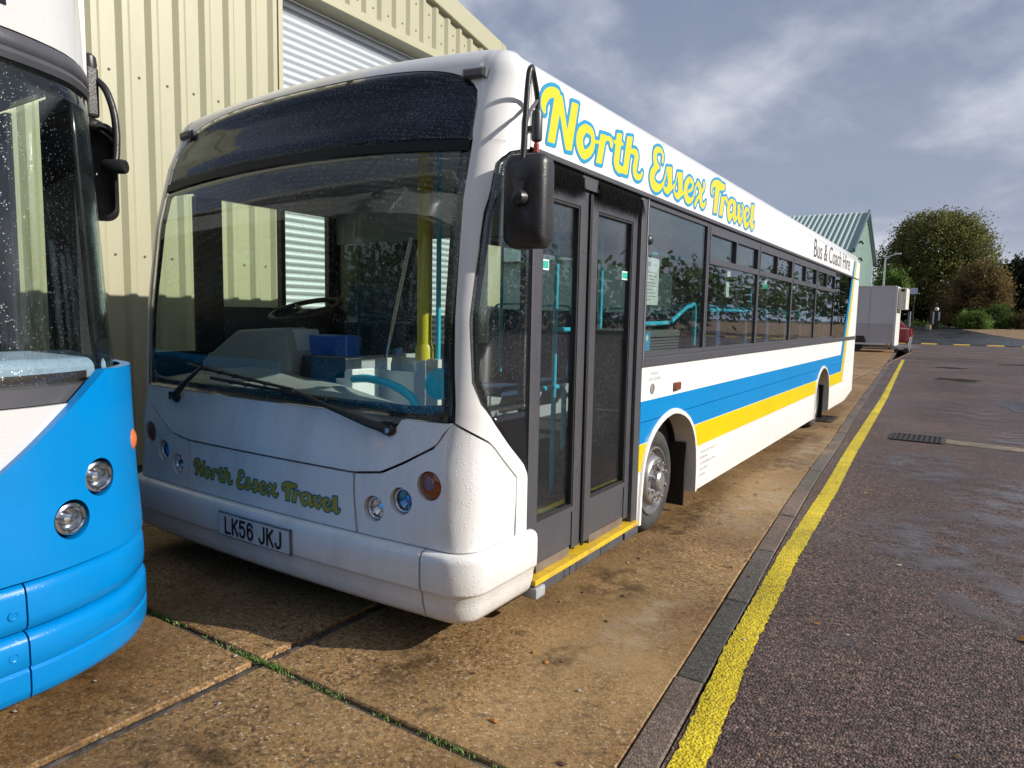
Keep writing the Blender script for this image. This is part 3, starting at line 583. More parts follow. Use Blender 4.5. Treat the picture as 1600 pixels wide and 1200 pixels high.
M_amber = pm('amber_lens', (.22, .045, .012), .15, var=.4, vscale=30, coat=1.)
M_amber2 = pm('amber_bright', (.75, .17, .02), .2, var=.25, vscale=40, coat=1.)
M_lens = glass('lamp_lens', (.93, .95, .97), base=.06)
M_ws = glass('windscreen_glass', (.945, .985, .95), base=.03, drops=.8, dscale=160)
M_dest = glass('destination_glass', (.55, .62, .68), base=.02, drops=1.2, dscale=200)
M_sg = glass('side_glass', (.88, .93, .92), base=.075, drops=.1, dscale=150)
M_dg = glass('door_glass', (.89, .94, .93), base=.07, drops=.45, dscale=180)
M_og = glass('offside_glass', (.94, .985, .94), base=.04)
M_ly = pm('letter_yellow', (.74, .60, .012), .35, var=.04); M_lb = pm('letter_blue', (.012, .29, .52), .35, var=.04)
M_ly2 = pm('letter_yellow_shaded', (.40, .32, .025), .4, var=.06); M_lb2 = pm('letter_blue_shaded', (.02, .13, .16), .4, var=.06)  # nose copies of the letter paints, the front's shade put into the colour
M_txt = pm('letter_grey', (.06, .06, .065), .5); M_pl = pm('plate_white', (.62, .63, .64), .45, var=.08, vscale=30, dirt=(.4, .39, .36), dscale=14, damt=.5); M_k = pm('plate_black', (.008, .008, .01), .4)
def stripe_mat():
    m = bpy.data.materials.new('bus_side_livery'); m.use_nodes = True; n, l = nodes_of(m); p = n['Principled BSDF']
    tc = N(n, 'ShaderNodeTexCoord'); sp = N(n, 'ShaderNodeSeparateXYZ'); l.new(tc.outputs['Object'], sp.inputs[0]); Y, Z = sp.outputs[1], sp.outputs[2]
    def M(op, a, b):
        q = N(n, 'ShaderNodeMath', operation=op)
        for i, v in enumerate((a, b)):
            if isinstance(v, (int, float)): q.inputs[i].default_value = v
            else: l.new(v, q.inputs[i])
        return q.outputs[0]
    line = lambda y0, s, z0: M('ADD', M('MULTIPLY', M('SUBTRACT', Z, z0), s), y0)
    yi, yo, ye = line(11.84, .53, .909), line(11.985, .475, .646), line(12.165, .425, .466)
    gt = lambda a, b: M('GREATER_THAN', a, b); lt = lambda a, b: M('LESS_THAN', a, b); AND = lambda a, b: M('MULTIPLY', a, b); OR = lambda a, b: M('MAXIMUM', a, b)
    blue = AND(AND(gt(Z, .640), lt(Y, yo)), OR(lt(Z, .906), gt(Y, yi)))
    yel = AND(AND(AND(gt(Z, .466), lt(Y, ye)), OR(lt(Z, .636), gt(Y, M('ADD', yo, .012)))), M('SUBTRACT', 1., blue))
    nz = N(n, 'ShaderNodeTexNoise'); l.new(tc.outputs['Object'], nz.inputs['Vector']); nz.inputs['Scale'].default_value = 1.6; nz.inputs['Detail'].default_value = 8
    rp = N(n, 'ShaderNodeMapRange'); l.new(nz.outputs[0], rp.inputs[0]); rp.inputs[1].default_value = .35; rp.inputs[2].default_value = .75; rp.inputs[3].default_value = 1.; rp.inputs[4].default_value = .9
    m1 = N(n, 'ShaderNodeMix', data_type='RGBA'); l.new(blue, m1.inputs[0]); m1.inputs[6].default_value = (.80, .80, .79, 1); m1.inputs[7].default_value = (.0, .225, .56, 1)
    m2 = N(n, 'ShaderNodeMix', data_type='RGBA'); l.new(yel, m2.inputs[0]); l.new(m1.outputs[2], m2.inputs[6]); m2.inputs[7].default_value = (.69, .54, .002, 1)
    m3 = N(n, 'ShaderNodeMix', data_type='RGBA', blend_type='MULTIPLY'); m3.inputs[0].default_value = 1.; l.new(m2.outputs[2], m3.inputs[6]); l.new(rp.outputs[0], m3.inputs[7])
    # road dirt thrown up low on the skirt
    zr = N(n, 'ShaderNodeMapRange'); l.new(Z, zr.inputs[0]); zr.inputs[1].default_value = .12; zr.inputs[2].default_value = .45; zr.inputs[3].default_value = .35; zr.inputs[4].default_value = 0.
    n2 = N(n, 'ShaderNodeTexNoise'); l.new(tc.outputs['Object'], n2.inputs['Vector']); n2.inputs['Scale'].default_value = 5; n2.inputs['Detail'].default_value = 8
    m4 = N(n, 'ShaderNodeMix', data_type='RGBA'); l.new(AND(zr.outputs[0], n2.outputs[0]), m4.inputs[0]); l.new(m3.outputs[2], m4.inputs[6]); m4.inputs[7].default_value = (.36, .31, .25, 1)
    l.new(m4.outputs[2], p.inputs['Base Color']); p.inputs['Roughness'].default_value = .34; p.inputs['Specular IOR Level'].default_value = .2
    return m
M_side = stripe_mat()
bus = thing('single_deck_bus', 'white single-deck bus with blue and yellow stripes and North Essex Travel lettering', 'bus')
# --- nose panels
BON = [(-1.17, .97), (-1.151, .955), (-1.105, .868), (-.957, .786), (-.827, .727), (-.66, .705), (0, .705), (.66, .705), (.827, .727), (.957, .786), (1.105, .868), (1.151, .955), (1.17, .97)]
bonlow = lambda a: interp(a, BON)
TOPN = [(-1.2, .968), (.50, .968), (.58, .962), (.84, .882), (.862, .886), (.885, .945), (.90, .962), (1.2, .966)]
mb = fcols(MB(), arange_a(-1.160, 1.160, 90), lambda a: bonlow(a)+.005, lambda a: max(bonlow(a)+.007, interp(a, TOPN)), 8, .006, .03); mb.build('bonnet_panel', M_wf, bus, smooth=40)
mb = fcols(MB(), arange_a(-1.19, 1.19, 40), lambda a: .84, lambda a: 1.0, 3, -.05, .02); mb.build('wiper_well', M_blk, bus)
mb = fcols(MB(), arange_a(-.652, .652, 40), lambda a: .434, lambda a: bonlow(a)-.006, 6, 0., .03); mb.build('centre_panel', M_wf, bus, smooth=40)
SEAM = [(.70, 2.572), (.75, 2.515), (.80, 2.458), (.85, 2.405), (.891, 2.355), (.93, 2.30), (.96, 2.25)]   # height, y of the corner-panel edge on the side
seam_a = lambda z: aside(interp(z, SEAM), z)
LAMPS = [(.775, .557, .058), (.94, .614, .060), (1.093, .70, .063)]
SEAMA = sorted([(seam_a(z), z) for z, _ in SEAM]+[(1.165, .972)])
def corner_panel(s):
    zhi = lambda a: bonlow(abs(a))-.007 if abs(a) < 1.155 else interp(abs(a), SEAMA)-.006
    aend = aside(2.572, .6)
    As = [s*a for a in arange_a(.665, 1.12, 18)+arange_a(1.135, 1.36, 16)+arange_a(1.38, aend, 8)]
    o = fcols(MB(), As, lambda a: .434, zhi, 12, 0., .032).build('corner_panel', M_wf, bus, smooth=40)
    cut(o, [MB().lathe([(r, -.12), (r, .12)], FM(s*a, z), (FM(s*a, z, .1)-FM(s*a, z)), 40) for a, z, r in LAMPS])
    o.data.polygons.foreach_set('use_smooth', [True]*len(o.data.polygons)); o.data.set_sharp_from_angle(angle=R_(40))
    for i, (a, z, r) in enumerate(LAMPS):
        c = FM(s*a, z, 0); ax = (FM(s*a, z, .1)-c).normalized()
        if i < 2:
            h = MB().lathe([(r+.004, -.004), (r+.001, -.014), (r-.002, -.024), (r-.002, -.06)], c, ax, 36, cap=False).build('headlight', pm('lamp_cup', (.55, .55, .55), .35), bus, smooth=40)
            MB().lathe([(r-.004, -.022), (r-.008, -.016), (r-.014, -.018), (r-.014, -.03)], c, ax, 36, cap=False).build('bezel', M_chr, h, smooth=0)
            MB().lathe([(r-.012, -.022), (r-.014, -.04), (.02, -.062), (.018, -.055), (.016, -.04), (.001, -.036)], c, ax, 36, cap=False).build('reflector', M_chr if i == 0 else pm('blue_reflector', (.10, .30, .55), .1, metal=.9), h, smooth=40)
            MB().lathe([(r-.011, -.020), (.03, -.013), (.001, -.009)], c, ax, 36, cap=False).build('lens', M_lens, h, smooth=0)
        else:
            h = MB().lathe([(r+.004, -.004), (r, -.014), (r-.002, -.04)], c, ax, 36, cap=False).build('indicator', pm('lamp_rim', (.72, .72, .72), .3), bus, smooth=40)
            MB().lathe([(r-.003, -.03), (r-.004, -.014), (r-.012, -.006), (.02, .0), (.001, .001)], c, ax, 36, cap=False).build('lens', M_amber, h, smooth=40)
corner_panel(1); corner_panel(-1)
# dark liner behind the nose panels so that the seams read dark
frows(MB(), [.30, .45, .6, .75, .9, .96], lambda z: -aside(2.66, z), lambda z: aside(2.66, z), 60, -.075, .01).build('nose_liner', M_dark, bus, smooth=0)
# --- pillars and roof front in one moulding
GL = [(.96, 1.168), (1.2, 1.152), (1.7, 1.137), (2.1, 1.132), (2.2, 1.128)]; ga = lambda z: interp(z, GL)
QW = [(.42, 2.668), (.693, 2.668), (.75, 2.63), (.85, 2.51), (.969, 2.385), (1.05, 2.32), (1.138, 2.29), (1.398, 2.287), (1.841, 2.375), (2.05, 2.445), (2.10, 2.49), (2.125, 2.56), (2.139, 2.626)]
qy = lambda z: interp(z, QW)
zt = lambda a: 2.17+.325*max(0., 1-(min(abs(a), 1.128)/1.128)**4.2)**(1/4.2)
mb = MB()
def pillar_left(z):
    if z <= .70: return aside(2.578, z)
    if z <= .93: return seam_a(z)+.006
    if z < .972: return lerp(seam_a(.93)+.006, ga(.972)+.004, (z-.93)/.042)
    return ga(z)+.004
for s in (-1, 1):
    frows(mb, [.43+.0225*i for i in range(13)]+[.7005, .72, .745, .77, .80, .83, .86, .89, .91, .93, .945, .96, .972]+[.99+.03*i for i in range(38)]+[2.12, 2.139], lambda z: s*pillar_left(z), lambda z: s*aside(qy(z), z), 14, .0, .035)
As = [-1.62, -1.56, -1.5, -1.44, -1.4, -1.36]+arange_a(-1.3128, -1.135, 10)+arange_a(-1.128, 1.128, 80)+arange_a(1.135, 1.3128, 10)+[1.36, 1.4, 1.44, 1.5, 1.56, 1.62]
def ahead(a, z):
    if abs(a) <= 1.36: return a
    f = (abs(a)-1.36)/(1.62-1.36); return math.copysign(lerp(1.36, aside(2.626, z), f), a)
HZ = lambda a: (zt(a)+.004 if abs(a) < 1.13 else 2.139)
A = [[FM(ahead(a, lerp(HZ(a), 2.58, j/12)), lerp(HZ(a), 2.58, j/12), 0) for j in range(13)] for a in As]
B = [[FM(ahead(a, lerp(HZ(a), 2.56, j/12)), lerp(HZ(a), 2.56, j/12), -.04) for j in range(13)] for a in As]
mb.sheet(A, B)
top = [r[-1] for r in A]; rows = [top]
for t in (.12, .3, .55, .8, 1.):
    rows.append([Vector((lerp(p.x, XC, t), lerp(p.y, max(p.y, 2.82), t), lerp(p.z, 2.64, 1-(1-t)**2))) for p in top])
mb.grid(rows)
mb.build('front_surround', M_w, bus, smooth=45)
for s in (-1, 1):
    c = FM(s*1.075, 2.435, 0); n_ = (FM(s*1.07, 2.40, .1)-FM(s*1.07, 2.40, 0)).normalized(); t_ = Vector((1, .09*s, -.05*s)).normalized(); 
    q = n_.cross(t_).normalized(); h = MB(); P = []
    for w_, hgt, out in ((.06, .022, 0), (.058, .02, .02), (.045, .012, .03)):
        P.append([c+t_*w_+q*hgt+n_*out, c-t_*w_+q*hgt+n_*out, c-t_*w_-q*hgt+n_*out, c+t_*w_-q*hgt+n_*out])
    h.grid(P, loop_j=True); h.add(P[-1], [(0, 1, 2, 3)]); h.build('marker_lamp', pm('marker_grey', (.10, .10, .105), .35, var=.3, vscale=40), bus)
# --- windscreen and destination glass
zmid = lambda a: 2.175-.055*(a/1.13)**2
sc = fcols(MB(), arange_a(-1.135, 1.135, 60), lambda a: .972, lambda a: zmid(a)-.02, 24, .001, .006); sc.build('windscreen', M_ws, bus, smooth=0)
def wedge(a): return min(zt(a)-.002, 9)
sc = fcols(MB(), arange_a(-1.122, 1.122, 90), lambda a: min(zmid(a)+.02, zt(a)-.006), wedge, 12, .001, .006); sc.build('destination_glass', M_dest, bus, smooth=0)
mb = fcols(MB(), arange_a(-1.125, 1.125, 60), lambda a: zmid(a)-.022, lambda a: zmid(a)+.022, 2, .003, .03); mb.build('screen_bar', pm('bar_black', (.006, .006, .008), .45, spec=.2), bus, smooth=30)
mb = MB()   # black edge print behind the glass
for s in (-1, 1):
    frows(mb, [.975+.03*i for i in range(39)]+[2.15], lambda z: s*(ga(z)-.055), lambda z: s*(ga(z)+.002), 3, -.008, .006)
fcols(mb, arange_a(-1.10, 1.10, 40), lambda a: .973, lambda a: 1.025+.015*math.exp(-((abs(a)-1.1)/.08)**2), 2, -.008, .006)
mb.build('screen_edge', M_blk, bus, smooth=0)
mb = MB()
fcols(mb, arange_a(-1.02, 1.05, 60), lambda a: zmid(a)+.025, lambda a: zt(a)-.01, 6, -.11, .01)
mb.build('destination_blind', pm('blind_black', (.012, .015, .024), .6, var=.3, vscale=90), bus, smooth=0)
mb = MB(); fcols(mb, arange_a(-1.02, 1.10, 50), lambda a: zt(a)-.055, lambda a: zt(a)-.004, 2, -.008, .006); fcols(mb, arange_a(.72, 1.10, 12), lambda a: zmid(a)+.022, lambda a: zt(a)-.058, 4, -.008, .006); fcols(mb, arange_a(-.93, .715, 40), lambda a: zmid(a)+.022, lambda a: zmid(a)+.045, 1, -.008, .006); mb.build('screen_edge', M_blk, bus, smooth=0)
# --- bumper in three mouldings
PROFB = [(.429, -.03), (.429, .012), (.424, .028), (.412, .038), (.395, .042), (.33, .043), (.27, .041), (.260, .038), (.254, .030), (.248, .026), (.20, .020), (.15, .006), (.128, -.008), (.12, -.03)]
def bz(a, z): return z+(.012 if abs(a) > 1.1 else 0)*0
def bumper(al, ar, n):
    G = [[FM(a, z, o) for z, o in PROFB] for a in arange_a(al, ar, n)]; G2 = [[FM(a, z, min(o, 0)-.045) for z, o in PROFB] for a in arange_a(al, ar, n)]
    return MB().sheet(G, G2).build('bumper', M_wf, bus, smooth=40)
bumper(-1.045, 1.045, 60); bumper(1.056, aside(2.70, .3), 40); bumper(-aside(2.70, .3), -1.056, 40)
M_green = pm('algae', (.12, .16, .04), .8, var=.4)
e = FM(aside(2.702, .3), .3, .0); MB().box(-.012, .006, 2.703, 2.712, .16, .41).build('edge_strip', M_green, bus)
# --- number plate
PZ = (.268, .378)
mb = fcols(MB(), arange_a(-.265*A0/1.1, .265*A0/1.1, 6), lambda a: PZ[0], lambda a: PZ[1], 2, .058, .008); plate = mb.build('number_plate', M_pl, bus)
pc = FM(0, .32, .0605)
decal('plate_lettering', PLATE_TXT, lambda a, b: FM((a-PLATE_W/2)*1.0, PZ[0]+.016+b, .0605), M_k, plate)
fr = MB(); 
for z0, z1 in ((PZ[0]-.006, PZ[0]), (PZ[1], PZ[1]+.006)): fcols(fr, arange_a(-.281, .281, 6), lambda a: z0, lambda a: z1, 1, .056, .012)
for a0, a1 in ((-.281, -.275), (.275, .281)): fcols(fr, [a0, a1], lambda a: PZ[0]-.006, lambda a: PZ[1]+.006, 1, .056, .012)
fr.build('plate_frame', pm('plate_edge', (.13, .14, .16), .4), plate)
# --- nose lettering: same script, smaller
fx = lambda y: -.612+(y-2.70)/(6.36-2.70)*1.172; fz = lambda z, y: .50+(z-2.135-.02*(y-2.7))*.36
decal('nose_lettering', LET_EDGE, lambda y, z: FM(fx(y), fz(z, y), .0018), M_lb2, bus); decal('nose_lettering', LET_FILL, lambda y, z: FM(fx(y), fz(z, y), .0018), M_ly2, bus)
# --- sides
ARCH = [(.10, .518), (.3, .512), (.45, .492), (.55, .455), (.63, .395), (.69, .32), (.735, .22), (.762, .12), (.772, .05), (.775, 0.)]
ahw = lambda z: interp(z, ARCH)
YA, YB, YR = 4.53, 10.38, 13.36
def row(z0, z1, y0, y1, left=None, right=None, rear=False, name='side_panel'):
    zs = [lerp(z0, z1, i/14) for i in range(15)]
    L = [(left+ahw(z)+.016 if left else y0, z) for z in zs]; Rr = [(right-ahw(z)-.016 if right else y1, z) for z in zs]
    poly = L[::-1]+(Rr if not rear else [(12.55, .13), (13.36, .235), (13.36, z1)])
    MB().prism(poly, 0, -.03, 0.).build(name, M_side, bus)
for z0, z1 in ((.13, .452), (.457, .772)):
    row(z0, z1, 3.966, 0, right=YA); row(z0, z1, 0, 8.216, left=YA); row(z0, z1, 8.222, 0, right=YB); row(z0, z1, 0, YR, left=YB, rear=z0 < .2)
MB().prism([(3.966, .777), (8.216, .777), (8.216, 1.118), (3.966, 1.118)], 0, -.03, 0.).build('side_panel', M_side, bus)
MB().prism([(8.222, .777), (YR, .777), (YR, 1.118), (8.222, 1.118)], 0, -.03, 0.).build('side_panel', M_side, bus)
MB().box(-.05, -.031, 3.966, YR, .78, 1.15).build('side_liner', M_int, bus)
def arch_trim(yc, side):
    mb = MB(); A, B = [], []
    zs = [.125+.65*(1-(1-i/22)**2.2) for i in range(23)]
    prof = [(yc-ahw(z), z) for z in zs]+[(yc+ahw(z), z) for z in zs[::-1][1:]]
    out = []
    for i, (y, z) in enumerate(prof):
        a = prof[max(i-1, 0)]; b = prof[min(i+1, len(prof)-1)]; t = Vector((b[0]-a[0], b[1]-a[1])).normalized(); nn = Vector((-t.y, t.x)); w = .036 if z > .2 else .036
        if nn.y < -.2: nn = -nn
        out.append((y+nn.x*w, z+nn.y*w))
    x0, x1 = (.0, .012) if side > 0 else (2*XC, 2*XC-.012)
    G = []
    for (y, z), (yo_, zo_) in zip(prof, out):
        G.append([(lerp(x0, x1, -12), y, z), (x1, y, z), (x1, lerp(y, yo_, .8), lerp(z, zo_, .8)), (x0+(.001 if side > 0 else -.001), yo_, zo_)])
    mb.grid(G); o = mb.build('arch_trim', M_w, bus, smooth=50); 
    # wheel housing
    hb = MB(); xi = -.62 if side > 0 else 2*XC+.62; xo = -.031 if side > 0 else 2*XC+.031
    Gh = [[(xo, y, z+.004), (xi, y, z+.004)] for y, z in prof]; hb.grid(Gh); hb.add([(xi, y, z+.004) for y, z in prof], [tuple(range(len(prof)))]); hb.build('wheel_housing', M_dark, bus, smooth=50)
for yc in (YA, YB): arch_trim(yc, 1); arch_trim(yc, -1)
for y in (YA+.46, YB+.46): MB().box(-.40, -.06, y, y+.02, .02, .5).build('mud_flap', M_rub, bus)
# waist rail and gutter
MB().box(-.03, .012, 3.966, YR, 1.119, 1.176).build('waist_rail', M_grey, bus, bevel=.006)
MB().box(-.03, .016, 2.66, 12.62, 2.124, 2.150).build('gutter_rail', M_grey, bus, bevel=.005)
MB().box(-.03, .0, 2.632, YR, 2.151, 2.415).build('cantrail_panel', M_side, bus)
MB().prism([(12.02, 1.177), (13.36, 1.177), (13.36, 2.123), (12.51, 2.123)], 0, -.03, 0.).build('rear_quarter_panel', M_side, bus)
MB().prism([(10.93, 1.177), (12.016, 1.177), (12.504, 2.123), (10.93, 2.123)], 0, -.032, -.004).build('rear_dark_panel', glass('dark_panel', (.06, .06, .065), base=.08), bus)
MB().box(-.06, -.034, 10.93, 12.6, 1.177, 2.123).build('rear_blank', pm('blank', (.02, .018, .018), .7), bus)
def bars(mb, y0, y1, z0, z1, t, xa=-.035, xb=-.002):
    mb.box(xa, xb, y0, y0+t, z0, z1); mb.box(xa, xb, y1-t, y1, z0, z1); mb.box(xa, xb, y0+t, y1-t, z0, z0+t); mb.box(xa, xb, y0+t, y1-t, z1-t, z1); return mb
def pane(name, y0, y1, z0, z1, parent, mat=None, x=-.014): return MB().box(x-.006, x, y0, y1, z0, z1).build(name, mat or M_sg, parent)
w = bars(MB(), 3.97, 5.135, 1.178, 2.122, .03).build('window', M_grey, bus); pane('pane', 4.0, 5.105, 1.208, 2.092, w)
for y0, y1 in ((5.14, 6.615), (6.62, 8.065), (8.07, 9.495), (9.50, 10.925)):
    mb = bars(MB(), y0, y1, 1.178, 2.122, .028); mb.box(-.035, .001, y0+.028, y1-.028, 1.83, 1.875); ym = (y0+y1)/2; mb.box(-.035, .001, ym-.02, ym+.02, 1.875, 2.094)
    mb.box(-.035, .001, y0+.028, y0+.055, 1.875, 2.094); mb.box(-.035, .001, y1-.055, y1-.028, 1.875, 2.094); mb.box(-.035, .001, y0+.055, ym-.02, 2.05, 2.094); mb.box(-.035, .001, ym+.02, y1-.055, 2.05, 2.094)
    w = mb.build('window', M_grey, bus)
    pane('pane', y0+.028, y1-.028, 1.206, 1.83, w); pane('hopper_pane', y0+.055, ym-.02, 1.875, 2.05, w, x=-.02); pane('hopper_pane', ym+.02, y1-.055, 1.875, 2.05, w, x=-.02)
# papers and stickers inside the glass
M_paper = pm('paper', (.62, .66, .64), .7, var=.06); M_stb = pm('sticker_blue', (.03, .30, .58), .5); M_stg = pm('sticker_green', (.05, .42, .26), .5); M_stw = pm('sticker_white', (.66, .76, .70), .5)
p_ = MB().box(-.026, -.023, 4.02, 4.235, 1.50, 1.79).build('notice', M_paper, bus)
mbn = MB()
for i in range(9): mbn.box(-.0228, -.0224, 4.045, 4.045+.165*(.6+.4*((i*37) % 10)/10), 1.53+i*.021, 1.534+i*.021)
mbn.box(-.0228, -.0224, 4.04, 4.10, 1.735, 1.765); mbn.build('notice_print', pm('print_grey', (.2, .22, .23), .7), p_)
s_ = MB().box(-.026, -.023, 4.03, 4.13, 1.215, 1.33).build('sticker', M_stb, bus); MB().lathe([(.02, 0), (.001, .0005)], (-.0226, 4.08, 1.295), (1, 0, 0), 16).build('sticker_print', M_stw, s_)
for y, z, h, m in ((5.72, 1.765, .045, M_stw), (5.70, 1.60, .12, M_stw), (6.95, 1.765, .04, M_stw), (8.25, 1.765, .04, M_stw), (9.75, 1.765, .04, M_stw)):
    MB().box(-.026, -.023, y, y+.085, z, z+h).build('sticker', m, bus)
MB().box(-.026, -.023, 6.86, 7.1, 1.72, 1.762).build('sticker', M_stg, bus)
# side lettering
decal('side_lettering', LET_EDGE, lambda y, z: (.0022, y, z), M_lb, bus); decal('side_lettering', LET_FILL, lambda y, z: (.0022, y, z), M_ly, bus)
V, F_ = text_mesh('Bus & Coach Hire', .27, .86); xm = max(v[0] for v in V); V = [(v[0]/xm*3.05, v[1]) for v in V]
decal('side_lettering', (V, F_), lambda a, b: (.0022, 9.14+a, 2.20+.007*a+b*1.17), M_txt, bus)
for i, (t, y, z, s) in enumerate((('EMERGENCY', 4.10, 1.062, .028), ('DOOR CONTROL', 4.075, 1.028, .028), ('NORTH ESSEX TRAVEL LTD', 5.17, .395, .034))):
    decal('side_lettering', text_mesh(t, s, .95), lambda a, b: (.0022, y+a, z+b), pm('letter_faint', (.42, .42, .42), .5), bus)
r = random.Random(5); mb = MB()
for i, n in enumerate((9, 19, 10, 6)):     # the further address lines are too small to read: rows of tiny marks
    y = 5.17
    for k in range(n):
        wd = r.uniform(.006, .02); hh = r.uniform(.012, .02); mb.box(.0018, .0024, y, y+wd, .354-i*.045, .354-i*.045+hh); y += wd+r.uniform(.003, .012)
mb.build('address_print', pm('print_faint', (.60, .60, .60), .5), bus)
MB().lathe([(.034, 0), (.034, .004), (.026, .006), (.024, .002), (.001, .002)], (0, 4.14, .975), (1, 0, 0), 24).build('door_control', pm('control_grey', (.25, .24, .22), .4), bus)
MB().box(0, .022, 4.515, 4.62, .932, .99).build('side_marker', M_amber, bus, bevel=.012, seg=3)
MB().lathe([(.028, 0), (.028, .012), (.018, .02), (.001, .021)], (.0, 4.0, 1.885), (1, 0, 0), 20).build('door_button', M_blkp, bus, smooth=40)
# --- roof
def roof_section(y, inset=0.):
    P = []
    for i in range(9):
        th = math.pi/2*i/8; P.append((-(.20*(1-math.cos(th))), 2.416+.164*math.sin(th)))
    for t in (.15, .35, .6, .85, 1.): P.append((lerp(-.20, XC, t), 2.58+.06*(1-(1-t)**2)))
    return [(x, y, z) for x, z in P]+[(2*XC-x, y, z) for x, z in P[::-1][1:]]
mb = MB(); mb.grid([roof_section(y) for y in (2.632, 2.8, 5, 8, 11, 13.2)]+[[(x, 13.33, z-.05) for x, _, z in roof_section(0)]]); mb.build('roof', M_w, bus, smooth=45)
mb = MB(); mb.box(-.018, -.012, 2.6265, 2.6315, 2.14, 2.45); mb.build('roof_joint', M_blk, bus)
# --- rear and offside
MB().box(2*XC+.02, -.02, 13.30, 13.36, .25, 2.42).build('rear_panel', M_w, bus)
MB().box(2*XC, 2*XC+.03, 2.71, 13.36, .13, 1.14).build('offside_panel', M_w, bus)
MB().box(2*XC, 2*XC+.03, 2.632, 13.36, 2.125, 2.415).build('offside_cantrail', M_w, bus)
MB().box(2*XC, 2*XC+.035, 2.80, 3.70, 1.14, 1.44).build('offside_cab_panel', M_grey, bus)
OW = [(2.62, 2.80, 2), (3.262, 3.30, 0), (3.70, 3.80, 2), (5.25, 5.32, 1), (6.75, 6.82, 1), (8.2, 8.27, 1), (9.65, 9.72, 1), (11.1, 13.36, 1)]
for y0, y1, k in OW: MB().box(2*XC, 2*XC+.045, y0, y1, 1.141, 2.124).build('offside_pillar', M_blk if k != 0 else M_grey, bus)
yy = [2.31, 2.62]+[v for a in OW for v in a[:2]][1:]
for a, b in ((2.80, 3.262), (3.30, 3.70), (3.80, 5.25), (5.32, 6.75), (6.82, 8.2), (8.27, 9.65), (9.72, 11.1)):
    MB().box(2*XC+.012, 2*XC+.018, a, b, 1.44 if b < 3.75 else 1.141, 2.124).build('offside_window', M_og, bus)
frows(MB(), [1.16+.06*i for i in range(17)], lambda z: -aside(max(qy(z)+.002, 2.29), z), lambda z: -aside(2.622, z), 6, -.012, .006).build('offside_window', M_og, bus, smooth=0)
frows(MB(), [.72, .8, .9, .98, 1.06, 1.155], lambda z: -aside(qy(z)+.002, z), lambda z: -aside(2.70, z), 5, -.012, .006).build('offside_lower_glass', M_blk, bus, smooth=0)
# --- nearside quarter light ahead of the door: black lower part, glass above
frows(MB(), [.695, .75, .8, .85, .9, .95, .99], lambda z: aside(qy(z)+.003, z), lambda z: aside(2.672, z), 6, -.006, .006).build('quarter_panel', M_blk, bus, smooth=0)
frows(MB(), [.991+.05*i for i in range(22)]+[2.10, 2.118], lambda z: aside(qy(z)+.003, z), lambda z: aside(2.672, z), 8, -.006, .006).build('quarter_glass', M_dg, bus, smooth=0)
mb = MB(); frows(mb, [.991+.05*i for i in range(22)]+[2.10], lambda z: aside(qy(z)+.004, z), lambda z: aside(qy(z)+.03, z), 2, -.014, .006); frows(mb, [.991+.05*i for i in range(22)]+[2.10], lambda z: aside(2.632, z), lambda z: aside(2.672, z), 2, -.014, .006); mb.build('quarter_edge', M_blk, bus, smooth=0)
# --- entrance door
DX = -.02
MB().box(-.07, -.001, 2.674, 2.742, .165, 2.122).build('door_jamb', M_grey, bus, bevel=.012)
MB().box(-.07, .004, 3.872, 3.962, .13, 2.122).build('door_jamb', M_grey, bus, bevel=.014)
MB().box(-.012, .008, 3.955, 3.965, 1.12, 2.122).build('door_edge', pm('bright_edge', (.45, .45, .46), .35, metal=.6), bus)
MB().box(-.07, -.001, 2.744, 3.870, 2.055, 2.122).build('door_header', M_grey, bus)
def leaf(y0, y1, s0, s1):
    mb = MB(); x0, x1 = DX-.04, DX
    mb.box(x0, x1, y0, y0+s0, .205, 2.05); mb.box(x0, x1, y1-s1, y1, .205, 2.05); mb.box(x0, x1, y0+s0, y1-s1, 1.97, 2.05); mb.box(x0, x1, y0+s0, y1-s1, .405, .432)
    lf_ = mb.build('door_leaf', M_grey, bus)
    MB().box(x0+.012, x0+.018, y0+s0, y1-s1, .432, 1.97).build('door_glass', M_dg, lf_)
    MB().box(x0+.008, x1-.006, y0+s0, y1-s1, .225, .405).build('kick_panel', M_grey, lf_)
    g = MB(); t = .012
    for a, b, c, d in ((y0+s0, y0+s0+t, .433, 1.969), (y1-s1-t, y1-s1, .433, 1.969), (y0+s0+t, y1-s1-t, 1.957, 1.969), (y0+s0+t, y1-s1-t, .433, .445)): g.box(x0+.02, x1-.004, a, b, c, d)
    g.build('glazing_rubber', M_rub, lf_)
    return lf_
l1 = leaf(2.746, 3.238, .045, .085); l2 = leaf(3.264, 3.868, .088, .062)
MB().tube([(DX+.008, 3.244, .2), (DX+.008, 3.244, 2.04)], .007, 8).build('edge_rubber', M_rub, l1); MB().tube([(DX+.008, 3.258, .2), (DX+.008, 3.258, 2.04)], .007, 8).build('edge_rubber', M_rub, l2)
for z in (.62, .72, 1.0, 1.75): MB().lathe([(.006, 0), (.006, .004), (.001, .005)], (DX, 3.2, z), (1, 0, 0), 8).build('screw', M_chr, l1)
MB().box(-.045, -.022, 2.80, 3.13, .165, .222).build('door_bottom_plate', pm('worn_plate', (.22, .18, .15), .5, metal=.3, var=.4, vscale=14, dirt=(.12, .06, .03), dscale=10), bus)
MB().box(-.045, -.022, 3.36, 3.80, .165, .222).build('door_bottom_plate', MATS['worn_plate'], bus)
